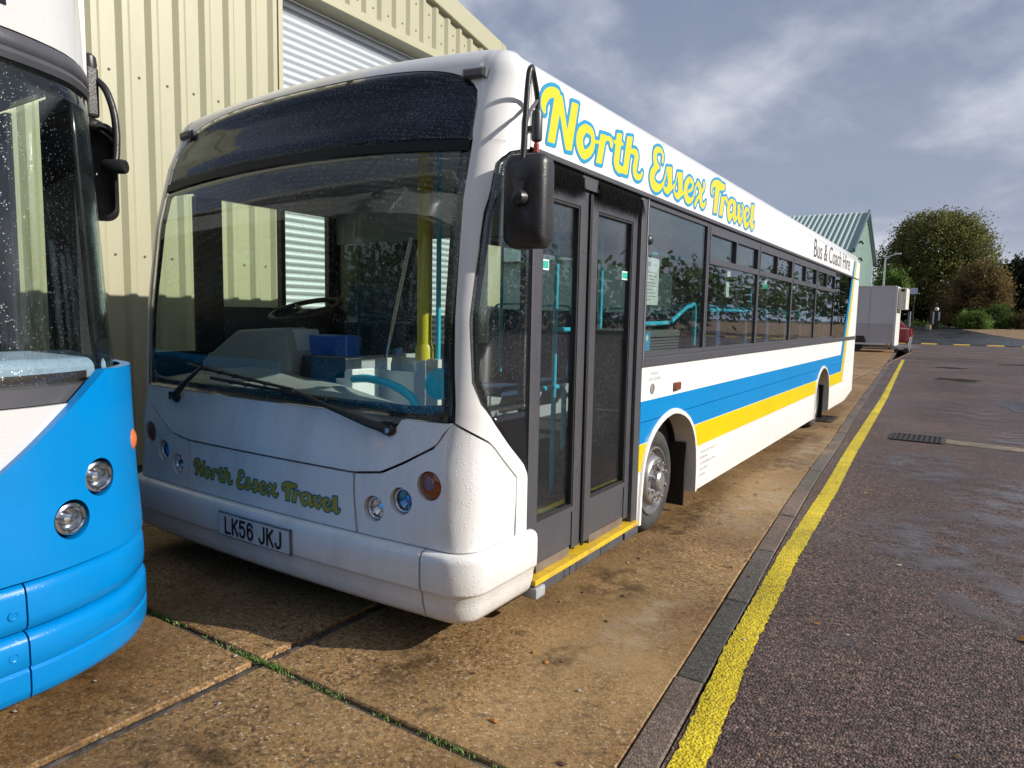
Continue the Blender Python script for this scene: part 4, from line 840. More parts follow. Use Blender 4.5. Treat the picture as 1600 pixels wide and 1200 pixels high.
for lf_, y0, y1, z0, z1 in ((l1, 2.80, 2.885, 1.635, 1.685), (l2, 3.715, 3.80, 1.635, 1.685)):
    st_ = MB().box(-.0415, -.0405, y0, y1, z0, z1).build('door_sticker', M_stw, lf_); MB().box(-.0404, -.0400, y0+.006, y1-.006, z0+.008, z1-.008).build('sticker_print', pm('sticker_teal', (.03, .42, .33), .5), st_)
# brush strip over the door
def brush(y0, y1):
    mb = MB(); r = random.Random(int(y0*100)); mb.box(-.02, .0, y0, y1, 2.085, 2.12)
    for i in range(int((y1-y0)*2600)):
        y = r.uniform(y0, y1); z = 2.10; l_ = r.uniform(.07, .125); dy = r.gauss(0, .018); x = r.uniform(-.018, .012); w = .0016
        mb.add([(x, y-w, z), (x+.001, y+w, z), (x+r.uniform(.0, .03), y+dy, z-l_)], [(0, 1, 2)])
    mb.build('door_brush', pm('brush_black', (.0035, .0035, .004), .9, spec=.1), bus, recalc=False)
brush(2.80, 3.13); brush(3.30, 3.86)
# step edge: yellow nosing on a grey sill
MB().box(-.16, .028, 2.715, 3.93, .150, .176).build('step_nosing', pm('step_yellow', (.72, .46, .02), .5, var=.15, vscale=14, dirt=(.25, .17, .07), dscale=12, damt=.7), bus, bevel=.004)
MB().box(-.16, .022, 2.72, 3.72, .098, .149).build('step_sill', pm('sill_grey', (.10, .105, .115), .5, metal=.3, var=.25, vscale=12, dirt=(.05, .045, .04), dscale=9, damt=.7), bus, bevel=.006)
MB().box(-.12, .036, 2.712, 2.80, .085, .14).build('step_end', pm('sill_light', (.36, .38, .40), .5, var=.2, dirt=(.14, .12, .1), dscale=14), bus, bevel=.012)
MB().box(-.12, .03, 3.73, 3.93, .10, .149).build('step_end', MATS['sill_grey'], bus, bevel=.01)
for y in (3.0, 3.06, 3.13, 3.42): MB().box(.022, .0235, y, y+.005, .10, .147).build('sill_seam', M_rub, bus)
# --- wheels
def wheel(cx, cy_, cz, R, W, side, dual=False):
    ax = (side, 0, 0); rr = R*.66
    prof = [(rr-.01, -W), (R*.9, -W+.01), (R*.985, -W+.05), (R, -W*.5), (R*.99, -.035), (R*.955, -.008), (R*.9, .004), (R*.8, .008), (R*.71, .003), (rr, -.012), (rr-.01, -.05), (rr-.01, -W)]
    t = MB().lathe(prof, (cx, cy_, cz), ax, 56, cap=False).build('wheel', M_tyre, bus, smooth=35)
    if not dual:
        rim = [(rr+.004, -.016), (rr-.002, .004), (rr-.012, .006), (rr-.02, -.01), (rr-.03, -.04), (R*.52, -.03), (R*.47, .012), (R*.43, .022), (R*.26, .02), (R*.24, .004), (R*.2, .0), (R*.19, .05), (R*.15, .062), (.002, .066)]
    else:
        rim = [(rr+.004, -.016), (rr-.002, .002), (rr-.015, -.005), (rr-.03, -.07), (R*.5, -.11), (R*.40, -.12), (R*.22, -.11), (R*.2, -.03), (.002, -.025)]
    w_ = MB().lathe(rim, (cx, cy_, cz), ax, 48, cap=False).build('rim', M_alu, t, smooth=35)
    for k in range(8):
        a = 2*math.pi*(k+.5)/8; y, z = cy_+R*.345*math.cos(a), cz+R*.345*math.sin(a); h0 = .02 if not dual else -.115
        MB().lathe([(.019, h0), (.019, h0+.008), (.0155, h0+.008), (.0155, h0+.028), (.009, h0+.034), (.008, h0+.042), (.001, h0+.043)], (cx, y, z), ax, 6).build('wheel_nut', M_chr, t)
    return t
MB
wheel(-.075, 4.41, GZ+.352, .352, .25, 1); wheel(-.055, 10.13, GZ+.352, .352, .25, 1, True); wheel(2*XC+.075, 4.41, GZ+.352, .352, .25, -1); wheel(2*XC+.055, 10.13, GZ+.352, .352, .25, -1, True)
# --- nearside mirror on its arm
arm = crom([(.05, 2.60, 2.27), (.058, 2.585, 2.335), (.098, 2.485, 2.398), (.126, 2.425, 2.397), (.127, 2.402, 2.34), (.119, 2.39, 2.08), (.112, 2.385, 1.90)], 6)
mir = MB().tube(arm, .0115, 12).build('mirror_arm', M_blkp, bus, smooth=40)
MB().tube([(.121, 2.395, 2.17), (.09, 2.48, 2.25), (.056, 2.59, 2.325)], .008, 10).build('stay', pm('steel_stay', (.16, .16, .17), .4, metal=.5), mir, smooth=40)
MB().lathe([(.012, -.068), (.022, -.062), (.024, -.055), (.024, .045), (.02, .06), (.012, .064)], (.05, 2.60, 2.225), (0, 0, 1), 20).build('arm_motor', pm('motor_grey', (.045, .05, .06), .4, var=.2), mir, smooth=40)
MB().box(.0, .05, 2.588, 2.612, 2.20, 2.225).build('arm_bracket', M_blkp, mir)
MB().lathe([(.006, -.02), (.012, -.012), (.012, .02), (.008, .03)], (.05, 2.60, 2.125), (0, 0, 1), 10).build('cable_plug', pm('red_plug', (.35, .02, .02), .5), mir)
def rrect(cx, cz, w, h, r, n=6):
    P = []
    for q, (sx, sz) in enumerate(((1, 1), (-1, 1), (-1, -1), (1, -1))):
        for k in range(n+1):
            a = math.pi/2*(q+k/n); P.append((cx+sx*(w/2-r)+r*math.cos(a), cz+sz*(h/2-r)+r*math.sin(a)))
    return P
mb = MB(); mc = (.122, 1.878); Gm = []
for sc_, yo_ in ((.94, 2.475), (1.0, 2.46), (1.0, 2.415), (.95, 2.392), (.80, 2.376), (.45, 2.368), (.02, 2.366)):
    Gm.append([(mc[0]+(x-mc[0])*sc_+.0, yo_+(x-mc[0])*.18, mc[1]+(z-mc[1])*sc_) for x, z in rrect(mc[0], mc[1], .176, .375, .04)])
mb.grid(Gm, loop_j=True); mh = mb.build('mirror_housing', M_blkp, mir, smooth=50)
MB().add([(mc[0]+(x-mc[0])*.93, 2.474+(x-mc[0])*.18, mc[1]+(z-mc[1])*.93) for x, z in rrect(mc[0], mc[1], .176, .375, .04)], [tuple(range(28))]).build('mirror_glass', M_chr, mir)
MB().lathe([(.032, -.03), (.034, .0), (.03, .02), (.018, .028), (.001, .03)], (.118, 2.372, 1.885), (-.2, -1, 0), 20).build('mirror_pivot', M_blkp, mir, smooth=40)
# --- wipers
def wiper(piv, tip, b0, b1):
    P = [FM(piv[0], piv[1], .02)-Vector((0, 0, 0)), FM(lerp(piv[0], tip[0], .18), lerp(piv[1], tip[1], .18), .045), FM(lerp(piv[0], tip[0], .6), lerp(piv[1], tip[1], .6), .045), FM(tip[0], tip[1], .03)]
    w_ = MB().tube(P, [.022, .019, .013, .008], 8).build('wiper', M_blkp, bus, smooth=40)
    n = 14; B = [FM(lerp(b0[0], b1[0], i/n), lerp(b0[1], b1[1], i/n), .02) for i in range(n+1)]; g = MB(); g.tube(B, .0085, 6)
    for i in (3, 5, 7, 9, 11): g.box(B[i].x-.014, B[i].x+.014, B[i].y-.014, B[i].y+.006, B[i].z-.009, B[i].z+.009)
    g.build('wiper_blade', M_rub, w_)
    g = MB(); c = FM(piv[0], piv[1], .0); g.lathe([(.026, -.03), (.026, .02), (.016, .03), (.001, .032)], c, (0, -1, 0), 16); g.box(c.x-.055, c.x+.0, c.y-.03, c.y+.01, c.z-.012, c.z+.03); g.build('wiper_pivot', M_blkp, w_, smooth=40)
    MB().lathe([(.012, .03), (.012, .042), (.001, .044)], c, (0, -1, 0), 8).build('pivot_nut', M_alu, w_)
wiper((-.80, .925), (-.52, 1.115), (-.68, 1.118), (.22, 1.045)); wiper((.855, .915), (.25, 1.04), (-.45, 1.058), (.45, 1.018))
# --- interior
MB().box(2*XC+.65, -.65, 2.36, 13.25, .20, .245).build('floor', M_floor, bus)
for y0, y1 in ((2.42, 3.98), (5.08, 9.82), (10.94, 13.2)): MB().box(-.648, -.06, y0, y1, .20, .245).build('floor', M_floor, bus); MB().box(2*XC+.06, 2*XC+.648, y0, y1, .20, .245).build('floor', M_floor, bus)
MB().box(2*XC+.04, -.035, 2.80, 13.25, 2.33, 2.345).build('ceiling', M_intl, bus)
MB().box(-.33, -.055, 3.98, 13.2, 2.15, 2.20).build('side_cove', M_intl, bus); MB().box(2*XC+.055, 2*XC+.30, 3.98, 13.2, 2.15, 2.20).build('side_cove', M_intl, bus)
MB().box(2*XC+.035, -.035, 13.1, 13.2, .25, 2.33).build('rear_bulkhead', M_int, bus)
MB().box(2*XC+.035, 2*XC+.06, 3.7, 13.1, .25, 1.14).build('offside_lining', M_int, bus)
# dashboard across the nose
def dash():
    A = []
    for a in arange_a(-1.10, 1.02, 30):
        p = FM(a, 1.0, -.03); hump = .055*math.exp(-((a+.55)/.45)**2); z0 = 1.005+.0*a
        dip = -.12*max(0, min(1, (a-.15)/.6))
        A.append([(p.x, p.y, .80), (p.x, p.y+.004, .985+dip*.3), (p.x, p.y+.03, 1.012+dip*.35), (p.x, p.y+.20, 1.02+hump*.6+dip*.5), (p.x, p.y+.32, 1.035+hump+dip*.8), (p.x, p.y+.37, 1.01+hump+dip), (p.x, p.y+.38, .25)])
    MB().grid(A).build('dashboard', M_dash, bus, smooth=50)
dash()
P = [(-2.34, 1.10), (-2.30, 1.125), (-1.98, 1.30), (-1.58, 1.325), (-1.545, 1.30), (-1.50, 1.06), (-2.34, 1.03)]
MB().prism(P, 1, 2.56, 2.74).build('instrument_binnacle', M_dash, bus, bevel=.015)
MB().prism([(-1.575, 1.04), (-1.64, 1.315), (-1.545, 1.315), (-1.50, 1.04)], 1, 2.62, 2.80).build('ticket_console', pm('console_pale', (.52, .56, .60), .5), bus, bevel=.008)
MB().prism([(-1.53, 1.04), (-1.545, 1.285), (-1.31, 1.285), (-1.315, 1.04)], 1, 2.72, 2.90).build('ticket_machine', pm('ticket_blue', (.015, .12, .55), .4, var=.1), bus, bevel=.01)
MB().prism([(-1.48, 1.05), (-1.46, 1.175), (-1.11, 1.175), (-1.11, 1.06)], 1, 2.60, 2.72).build('fare_box', M_blkp, bus, bevel=.008)
MB().prism([(-1.18, .90), (-1.19, 1.10), (-1.06, 1.12), (-1.06, .92)], 1, 2.60, 2.80).build('coin_tray', M_intl, bus, bevel=.01)
b_ = MB(); b_.box(-1.17, -.86, 2.86, 2.88, .62, 1.10); b_.box(-1.17, -.86, 3.08, 3.10, .62, 1.16); b_.box(-1.17, -1.15, 2.88, 3.08, .62, 1.16); b_.box(-.88, -.86, 2.88, 3.08, .62, 1.16); b_.box(-1.15, -.88, 2.88, 3.08, .62, .64); b_.build('ticket_bin', pm('bin_pale', (.60, .62, .60), .5), bus)
MB().tube(crom([(-1.0, 2.55, 1.075), (-.85, 2.53, 1.085), (-.62, 2.50, 1.05), (-.52, 2.50, .95), (-.50, 2.52, .60), (-.50, 2.52, .25)], 5), .021, 12).build('entrance_rail', M_turq, bus, smooth=40)
MB().lathe([(.075, 0), (.075, .02), (.06, .03), (.001, .032)], (-.42, 2.55, 1.09), (.2, -1, .1), 24).build('rail_boss', M_turq, bus, smooth=40)
MB().box(-.32, -.16, 2.46, 2.48, .70, 1.22).build('glazed_screen', glass('blue_screen', (.10, .35, .75), base=.05), bus)
sw = MB().tube([(-1.87+.225*math.cos(a), 2.98+.225*math.sin(a)*.88, 1.43+.225*math.sin(a)*.30) for a in [2*math.pi*k/40 for k in range(41)]], .0165, 10).build('steering_wheel', M_rub, bus, smooth=40)
h_ = MB()
for a in (.4, 2.7, 4.7): h_.tube([(-1.87, 2.98, 1.41), (-1.87+.22*math.cos(a), 2.98+.22*math.sin(a)*.88, 1.43+.22*math.sin(a)*.30)], .012, 8)
h_.lathe([(.05, -.02), (.055, .01), (.03, .02), (.001, .022)], (-1.87, 2.98, 1.41), (0, -.3, .95), 20); h_.tube([(-1.87, 2.98, 1.40), (-1.87, 2.75, 1.05)], .03, 10); h_.build('steering_spokes', M_rub, sw, smooth=40)
ds = MB().box(-2.05, -1.58, 3.48, 3.62, .85, 1.60).build('driver_seat', M_seat, bus, bevel=.05, seg=3); MB().box(-2.05, -1.58, 3.12, 3.5, .72, .84).build('cushion', M_seat, ds, bevel=.03, seg=3); MB().box(-1.94, -1.68, 3.51, 3.60, 1.62, 1.78).build('head_rest', M_rub, ds, bevel=.03, seg=3)
bh = MB().box(2*XC+.06, -1.52, 3.76, 3.80, .3, 1.93).build('cab_bulkhead', M_blk, bus); MB().box(2*XC+.06, -.35, 3.765, 3.80, 1.935, 2.33).build('bulkhead_top', M_intl, bus)
MB().box(-1.50, -1.47, 2.95, 3.76, .3, 1.15).build('cab_door', M_int, bus); MB().box(-1.495, -1.487, 2.95, 3.76, 1.15, 1.95).build('cab_screen', glass('cab_screen_glass', (.8, .85, .85), base=.06), bus)
MB().tube([(-1.20, 3.0, 1.15), (-1.05, 3.05, 1.85)], .012, 10).build('screen_stay', M_chr, bus, smooth=40)
yp = MB().tube([(-.992, 3.10, .25), (-.992, 3.10, 2.33)], .042, 16).build('grab_pole', M_yell, bus, smooth=40)
MB().lathe([(.05, -.12), (.052, -.1), (.052, .1), (.045, .12)], (-.992, 3.10, 1.12), (0, 0, 1), 18).build('pole_boss', M_yell, yp, smooth=40)
for x, y, z0, z1, r_ in ((-.905, 3.12, .25, 2.33, .014), (-.60, 3.94, .25, 2.33, .016), (-.60, 4.59, .25, 2.33, .016), (-.5, 6.55, .9, 2.2, .015), (-.5, 8.3, .9, 2.2, .015), (-1.95, 5.3, .9, 2.3, .015), (-1.95, 7.2, .9, 2.3, .015)):
    MB().tube([(x, y, z0), (x, y, z1)], r_, 10).build('grab_pole', M_turq, bus, smooth=40)
for pth in ([(-.6, 3.94, 1.33), (-.6, 4.25, 1.33)], [(-.6, 3.70, .955), (-.6, 4.0, .955), (-.6, 4.06, .93), (-.6, 4.08, .85), (-.6, 4.08, .26)], [(-.6, 4.5, .93), (-.6, 4.95, .97)], [(-.6, 4.56, 1.10), (-.6, 5.0, 1.09)], [(-.25, 4.30, 1.375), (-.25, 5.02, 1.385), (-.25, 5.14, 1.41), (-.25, 5.40, 1.50), (-.25, 5.50, 1.515), (-.25, 5.62, 1.515), (-.25, 5.63, 1.2)], [(-.35, 4.9, 1.90), (-.35, 5.75, 1.90)], [(-.30, 6.15, 1.50), (-.30, 7.40, 1.51)]):
    MB().tube(crom([tuple(p) for p in pth], 4) if len(pth) > 2 else pth, .017, 12).build('grab_rail', M_turq, bus, smooth=40)
# luggage pen with slatted side behind the first window
lp = MB().box(-.62, -.16, 4.12, 5.12, 1.285, 1.335).build('luggage_pen', pm('pen_grey', (.11, .12, .125), .6, var=.15), bus, bevel=.012)
for i in range(9): MB().box(-.19, -.165, 4.14, 5.10, 1.105+i*.02, 1.117+i*.02).build('pen_slat', MATS['pen_grey'], lp)
MB().box(-.60, -.195, 4.14, 5.10, .3, 1.284).build('pen_body', pm('pen_dark', (.05, .055, .06), .7), lp)
# passenger seats
def seat_mesh():
    mb = MB(); prof = [(0, .46), (.06, .44), (.12, .80), (.115, 1.12), (.075, 1.20), (.03, 1.21), (-.0, 1.17), (-.01, .9)]
    G = []
    for x, k in ((-.42, .94), (-.40, 1), (-.22, 1), (-.205, .985), (-.19, 1), (0, 1), (.02, .94)): G.append([(x, y*(.9 if k < 1 else 1), .46+(z-.46)*k) for y, z in prof])
    mb.grid(G, loop_j=True); mb.add(G[0], [tuple(range(8))]); mb.add(G[-1], [tuple(range(8))[::-1]]); return mb.mesh('seat_back', 50)
sb = seat_mesh(); sb.materials.append(M_seat)
cb_ = MB().box(-.42, .02, -.42, .02, .38, .48).mesh('cushion', 50, bevel=.03, seg=3); cb_.materials.append(M_seat)
gr = MB().tube(crom([(-.40, .07, 1.18), (-.38, .08, 1.25), (-.2, .08, 1.265), (-.02, .08, 1.25), (0, .07, 1.18)], 4), .012, 8).mesh('seat_handle', 40); gr.materials.append(M_turq)
for i in range(8):
    for x in (-.12, -1.98):
        y = 5.75+i*.84
        if x < -1 and i == 7: continue
        s_ = obj_from('seat', sb, bus, (x, y, .27)); obj_from('cushion', cb_, s_); obj_from('seat_handle', gr, s_)
base_at(bus, (XC, 7.3, GZ))
# ------------------------------------------------------------------ blue and white bus at the left
M_blue = pm('bus_blue', (.0, .20, .54), .26, spec=.3, var=.04, vscale=4, coat=.12, dirt=(.0, .17, .44), dscale=5, damt=.25, drops=.18)
M_bwhite = pm('blue_bus_white', (.57, .57, .575), .25, var=.04, coat=.4, drops=.2)
M_bws = glass('blue_bus_glass', (.93, .975, .945), base=.06, drops=.6, dscale=140)
bb = thing('blue_bus', 'bright blue and white bus with round headlights cut off by the left edge', 'bus')
_bp = crom([(-.755, .33), (-.76, .6), (-.788, .855), (-.807, 1.047), (-.876, 1.25), (-.966, 1.381), (-1.111, 1.497), (-1.3, 1.56), (-1.6, 1.585), (-2.2, 1.59), (-3.2, 1.59), (-8, 1.59)], 10)
_bl = [0.]
for a, b in zip(_bp[:-1], _bp[1:]): _bl.append(_bl[-1]+float(np.hypot(*(b-a))))
_bx, _by = [p[0] for p in _bp], [p[1] for p in _bp]
INL = [(0, 0.), (.46, .004), (.59, .005), (.78, .018), (.99, .025), (1.2, .03)]; ING = [(1.0, .07), (1.18, .081), (1.37, .097), (1.616, .11), (1.855, .123), (2.09, .136), (2.307, .149), (2.544, .155), (3.0, .19)]
def BM(s, z, o=0., g=False):
    sg = -1 if s < 0 else 1; s = abs(s); f = lambda q: np.array([np.interp(q, _bl, _bx), np.interp(q, _bl, _by)]); p = f(s); t = f(s+.01)-f(max(s-.01, 0)); t /= np.hypot(*t); n = np.array([t[1], -t[0]])
    if n[0]*1+n[1]*.3 < 0 and s < 1: n = -n
    if n[1] < -.05 and s > .9: n = -n
    p = p+n*(o-interp(z, ING if g else INL)); return Vector((p[0], p[1] if sg > 0 else .66-p[1], z))
def s_at_y(y): return float(np.interp(y, _by[:75], _bl[:75]))
def bcols(Ss, zlo, zhi, nz, o, th, g=False, mb=None):
    mb = mb or MB(); mb.sheet([[BM(s, lerp(zlo(s), zhi(s), j/nz), o, g) for j in range(nz+1)] for s in Ss], [[BM(s, lerp(zlo(s), zhi(s), j/nz), o-th, g) for j in range(nz+1)] for s in Ss]); return mb
SA = lambda a, b, n: [lerp(a, b, i/n) for i in range(n+1)]
S1 = s_at_y(.945); SE = _bl[70]+.35
def band(prof, a, b, n):
    G = [[BM(s, z, o) for z, o in prof] for s in SA(a, b, n)]; G2 = [[BM(s, z, min(o, 0)-.04) for z, o in prof] for s in SA(a, b, n)]; return MB().sheet(G, G2).build('bumper_band', M_blue, bb, smooth=40)
LOW = [(.15, -.05), (.152, -.02), (.165, -.004), (.19, .002), (.252, .004), (.262, -.004), (.272, .004), (.345, .004), (.365, -.004), (.376, -.02), (.378, -.05)]
MID = [(.384, -.05), (.386, -.016), (.40, -.002), (.43, .002), (.50, .0), (.525, -.006), (.538, -.02), (.54, -.05)]
for prof in (LOW, MID): band(prof, -S1+.003, S1-.003, 40); band(prof, S1+.003, SE, 40); band(prof, -SE, -S1-.003, 40)
bcols(SA(-SE, SE, 80), lambda s: .17, lambda s: .56, 2, -.052, .01).build('bumper_core', M_dark, bb)
for s, z in ((S1-.045, .315), (S1-.04, .45)):
    for q in (1, -1):
        c = BM(q*s, z, .003); ax = BM(q*s, z, .1)-BM(q*s, z, 0); MB().lathe([(.016, 0), (.016, .003), (.012, .004), (.009, .002), (.001, .002)], c, ax, 20).build('bumper_bolt', M_blue, bb)
YS = lambda s: BM(abs(s), .9).y
lip = lambda s: min(1.20, max(.62, .906+(YS(s)-.911)*.80)) if abs(s) < s_at_y(1.42) else 1.20
o = bcols(SA(-SE, SE, 150), lambda s: .548, lambda s: lip(s), 12, .0, .035).build('corner_shell', M_blue, bb, smooth=40)
BL = [(1.235, .822, .050), (1.112, .705, .050)]
cut(o, [MB().lathe([(r+.012, -.1), (r+.022, .1)], BM(q*s_at_y(y), z), (.9, .35*q, 0), 40) for y, z, r in BL for q in (1, -1)])
o.data.polygons.foreach_set('use_smooth', [True]*len(o.data.polygons)); o.data.set_sharp_from_angle(angle=R_(40))
for q in (1, -1):
    for y, z, r in BL:
        c = BM(q*s_at_y(y), z, -.012); ax = Vector((.93, .15*q, .03))
        h = MB().lathe([(r+.016, .004), (r+.013, -.03), (r+.008, -.05)], c, (.9, .35*q, 0), 36, cap=False).build('headlight', pm('blue_bowl', (.0, .10, .30), .4), bb, smooth=40)
        MB().lathe([(r+.006, -.03), (r+.004, .004), (r-.004, .008), (r-.008, .004), (r-.008, -.01)], c, ax, 36, cap=False).build('bezel', M_chr, h, smooth=40)
        MB().lathe([(r-.007, 0), (r-.012, -.015), (.024, -.035), (.02, -.02), (.017, -.004), (.001, 0)], c, ax, 36, cap=False).build('reflector', M_chr, h, smooth=40)
        MB().lathe([(r-.006, .003), (.03, .012), (.001, .016)], c, ax, 36, cap=False).build('lens', M_lens, h, smooth=0)
    c = BM(q*s_at_y(1.462), .905, -.022); ax = Vector((.62, .78*q, 0)); MB().lathe([(.046, -.01), (.046, .012), (.04, .024), (.02, .032), (.001, .034)], c, ax, 28).build('indicator', M_amber2, bb, smooth=40)
bcols(SA(-s_at_y(1.25), s_at_y(1.25), 60), lambda s: max(.60, min(lip(s), 1.09)-.02), lambda s: 1.092, 4, -.03, .02).build('white_apron', M_bwhite, bb, smooth=40)
bcols(SA(-s_at_y(1.50), s_at_y(1.50), 60), lambda s: 1.094, lambda s: 1.158, 3, -.055, .03).build('screen_rail', M_grey, bb, smooth=40)
bcols(SA(-SE, SE, 60), lambda s: .60, lambda s: 1.19, 3, -.10, .01).build('shell_liner', pm('liner_dark', (.022, .010, .010), .8), bb)
SG = s_at_y(1.53)
bcols(SA(-SG, SG, 70), lambda s: 1.155, lambda s: 2.205, 14, .0, .006, True).build('windscreen', M_bws, bb, smooth=0)
mb = bcols(SA(s_at_y(1.37), SG, 6), lambda s: 1.165, lambda s: 2.2, 6, -.012, .02, True); bcols(SA(-SG, -s_at_y(1.37), 6), lambda s: 1.165, lambda s: 2.2, 6, -.012, .02, True, mb); mb.build('screen_edge', M_blk, bb, smooth=0)
TP = [(2.19, -.03), (2.195, .004), (2.215, .012), (2.232, .004), (2.238, .010), (2.262, .014), (2.285, .004), (2.29, -.03)]
MB().sheet([[BM(s, z, o, True) for z, o in TP] for s in SA(-SG-.3, SG+.3, 70)], [[BM(s, z, -.05, True) for z, o in TP] for s in SA(-SG-.3, SG+.3, 70)]).build('brow_trim', M_grey, bb, smooth=40)
MB().grid([[BM(s, z, o, True) for z, o in ((2.292, 0), (2.45, 0), (2.6, .0), (2.72, -.03), (2.80, -.10), (2.84, -.25))] for s in SA(-SE-2, SE+2, 90)]).build('roof_dome', M_bwhite, bb, smooth=40)
bcols(SA(-s_at_y(1.07), s_at_y(1.07), 30), lambda s: 2.36, lambda s: 2.62, 3, .003, .006, True).build('destination_display', M_blk, bb)
MB().box(-8, -.95, -.93, 1.59-.16, 2.80, 2.83).build('roof', M_bwhite, bb)
# nearside wall with its glazing
for a, b in ((-8., -2.07), (-1.745, -1.635)): MB().box(a, b, 1.45, 1.475, 1.16, 2.29).build('side_pillar', M_blk, bb)
MB().box(-8, -1.95, 1.565, 1.59, .15, 1.155).build('side_panel', M_blue, bb); MB().box(-8, -1.3, 1.40, 1.435, 2.292, 2.7).build('side_panel', M_bwhite, bb)
MB().box(-2.07, -1.745, 1.458, 1.464, 1.16, 2.29).build('side_window', M_og, bb); MB().box(-1.635, -1.565, 1.458, 1.464, 1.16, 2.29).build('side_window', M_og, bb)
MB().box(-1.565, -1.36, 1.40, 1.462, 1.16, 2.29).build('corner_pillar', M_blk, bb)
MB().box(-8, -7.96, -.93, 1.59, .15, 2.8).build('rear_wall', M_bwhite, bb); MB().box(-8, -1.3, -.93, -.90, .15, 2.8).build('offside_wall', M_bwhite, bb)
MB().box(-8, -1.25, -.88, 1.44, .35, .38).build('floor', M_floor, bb); MB().box(-8, -1.3, -.88, 1.40, 2.50, 2.52).build('ceiling', M_int, bb)
MB().box(-3.2, -3.15, -.88, .95, .38, 2.45).build('cab_bulkhead', M_blk, bb)
MB().prism([(-1.40, .6), (-1.40, 1.245), (-1.30, 1.25), (-1.06, 1.235), (-1.04, 1.215), (-1.00, .6)], 1, -.70, 1.34).build('dashboard', pm('dash_blue', (.30, .38, .56), .6, var=.2, vscale=40, bump=.1), bb, bevel=.012)
for x in (-7.0, -2.6):
    MB().lathe([(.2, -.2), (.38, -.18), (.40, -.1), (.40, -.02), (.37, 0), (.25, -.01)], (x, 1.55, GZ+.40), (0, 1, 0), 32).build('wheel', M_tyre, bb, smooth=40); MB().lathe([(.2, -.2), (.38, -.18), (.40, -.1), (.40, -.02), (.37, 0), (.25, -.01)], (x, -.89, GZ+.40), (0, -1, 0), 32).build('wheel', M_tyre, bb, smooth=40)
MB().box(-7.9, -1.2, -.7, 1.3, .2, .34).build('chassis', M_dark, bb)
# mirror and brackets at its near corner
br = MB().box(-1.51, -1.445, 1.50, 1.555, 2.205, 2.405).build('mirror_bracket', M_blkp, bb, bevel=.012); MB().lathe([(.026, -.03), (.03, 0), (.026, .03), (.012, .042)], (-1.475, 1.53, 2.42), (0, 0, 1), 18).build('bracket_cap', M_blkp, br, smooth=40)
MB().box(-1.50, -1.46, 1.44, 1.51, 2.2, 2.38).build('bracket_foot', M_blkp, br)
MB().lathe([(.02, -.03), (.03, 0), (.02, .03)], (-1.47, 1.535, 2.175), (.3, 1, 0), 16).build('knuckle', M_blkp, br, smooth=40)
MB().tube(crom([(-1.46, 1.55, 2.36), (-1.42, 1.565, 2.32), (-1.395, 1.58, 2.24), (-1.385, 1.585, 2.15), (-1.38, 1.58, 2.07), (-1.375, 1.57, 2.01)], 4), .0145, 10).build('mirror_arm', M_blkp, br, smooth=40)
MB().tube([(-1.465, 1.54, 2.17), (-1.42, 1.57, 2.13), (-1.39, 1.58, 2.10)], .012, 8).build('mirror_arm', M_blkp, br, smooth=40)
MB().lathe([(.026, -.05), (.03, -.04), (.03, .03), (.026, .04), (.012, .042), (.001, .04)], (-1.375, 1.575, 2.005), (.75, .5, 0), 20).build('arm_clamp', M_blkp, br, smooth=40)
mb = MB(); G = []
for sc_, o_ in ((.9, .035), (1, .02), (1, -.02), (.9, -.04), (.5, -.05), (.02, -.052)):
    G.append([Vector((-1.47, 1.535, 1.985))+Vector((.55, .83, 0))*(x*sc_)+Vector((0, 0, 1))*(z*sc_)+Vector((-.83, .55, 0))*(-o_) for x, z in rrect(0, 0, .17, .40, .05)])
mb.grid(G, loop_j=True); mb.build('mirror_housing', M_blkp, br, smooth=50)
MB().lathe([(.035, -.02), (.05, 0), (.05, .03), (.035, .05), (.02, .055)], (-1.50, 1.46, 2.62), (.5, .85, 0), 20).build('corner_lamp', M_blkp, bb, smooth=40)
base_at(bb, (-4, .33, GZ))

# ------------------------------------------------------------------ depot building with roller shutter
WX = -4.2
M_clad = pm('cream_cladding', (.385, .37, .25), .45, var=.05, vscale=1.2, dirt=(.29, .275, .18), dscale=2.2, damt=.5, stretch=(1, 1, .25))
M_flash = pm('cream_flashing', (.40, .385, .262), .4, var=.04)
M_slat = pm('shutter_steel', (.50, .55, .60), .38, metal=.35, var=.08, vscale=3, stretch=(1, .2, 4))
dep = thing('depot_building', 'cream ribbed-metal depot building with grey roller shutter behind the white bus', 'building')
PIT = .241; RIB = [(0, 0), (.118, 0), (.160, .032), (.205, .032), (.241, 0)]
verge = lambda y: 5.36-.184*(y-7.159)
def cladding(y0, n, zb, zt_, parent=dep):
    pts = [(y0, 0.)]
    for k in range(n): pts += [(y0+k*PIT+a, b) for a, b in RIB[1:]]
    A = [[(WX+b, a, zb) for a, b in pts], [(WX+b, a, zt_(a)) for a, b in pts]]; B = [[(WX+b-.004, a, zb) for a, b in pts], [(WX+b-.004, a, zt_(a)) for a, b in pts]]
    return MB().sheet(A, B).build('cladding_sheet', M_clad, parent)
y = 1.75
for k in range(3): cladding(y+.0006*k, 4, GZ+.12, lambda a: verge(a)-.08); y += 4*PIT
MB().box(WX-.01, WX+.040, y-.02, 4.672, GZ, verge(4.672)-.3).build('jamb_flashing', M_flash, dep)
MB().box(WX-.02, WX-.005, 1.74, 8.56, GZ, GZ+.12).build('plinth', pm('plinth_grey', (.10, .10, .09), .8), dep)
for k in range(4): cladding(4.68+k*4*PIT, 4, 4.70, lambda a: verge(a)-.08)
MB().box(WX-.22, WX+.042, 4.675, 8.2, 4.60, 4.698).build('lintel_flashing', M_flash, dep, bevel=.008)
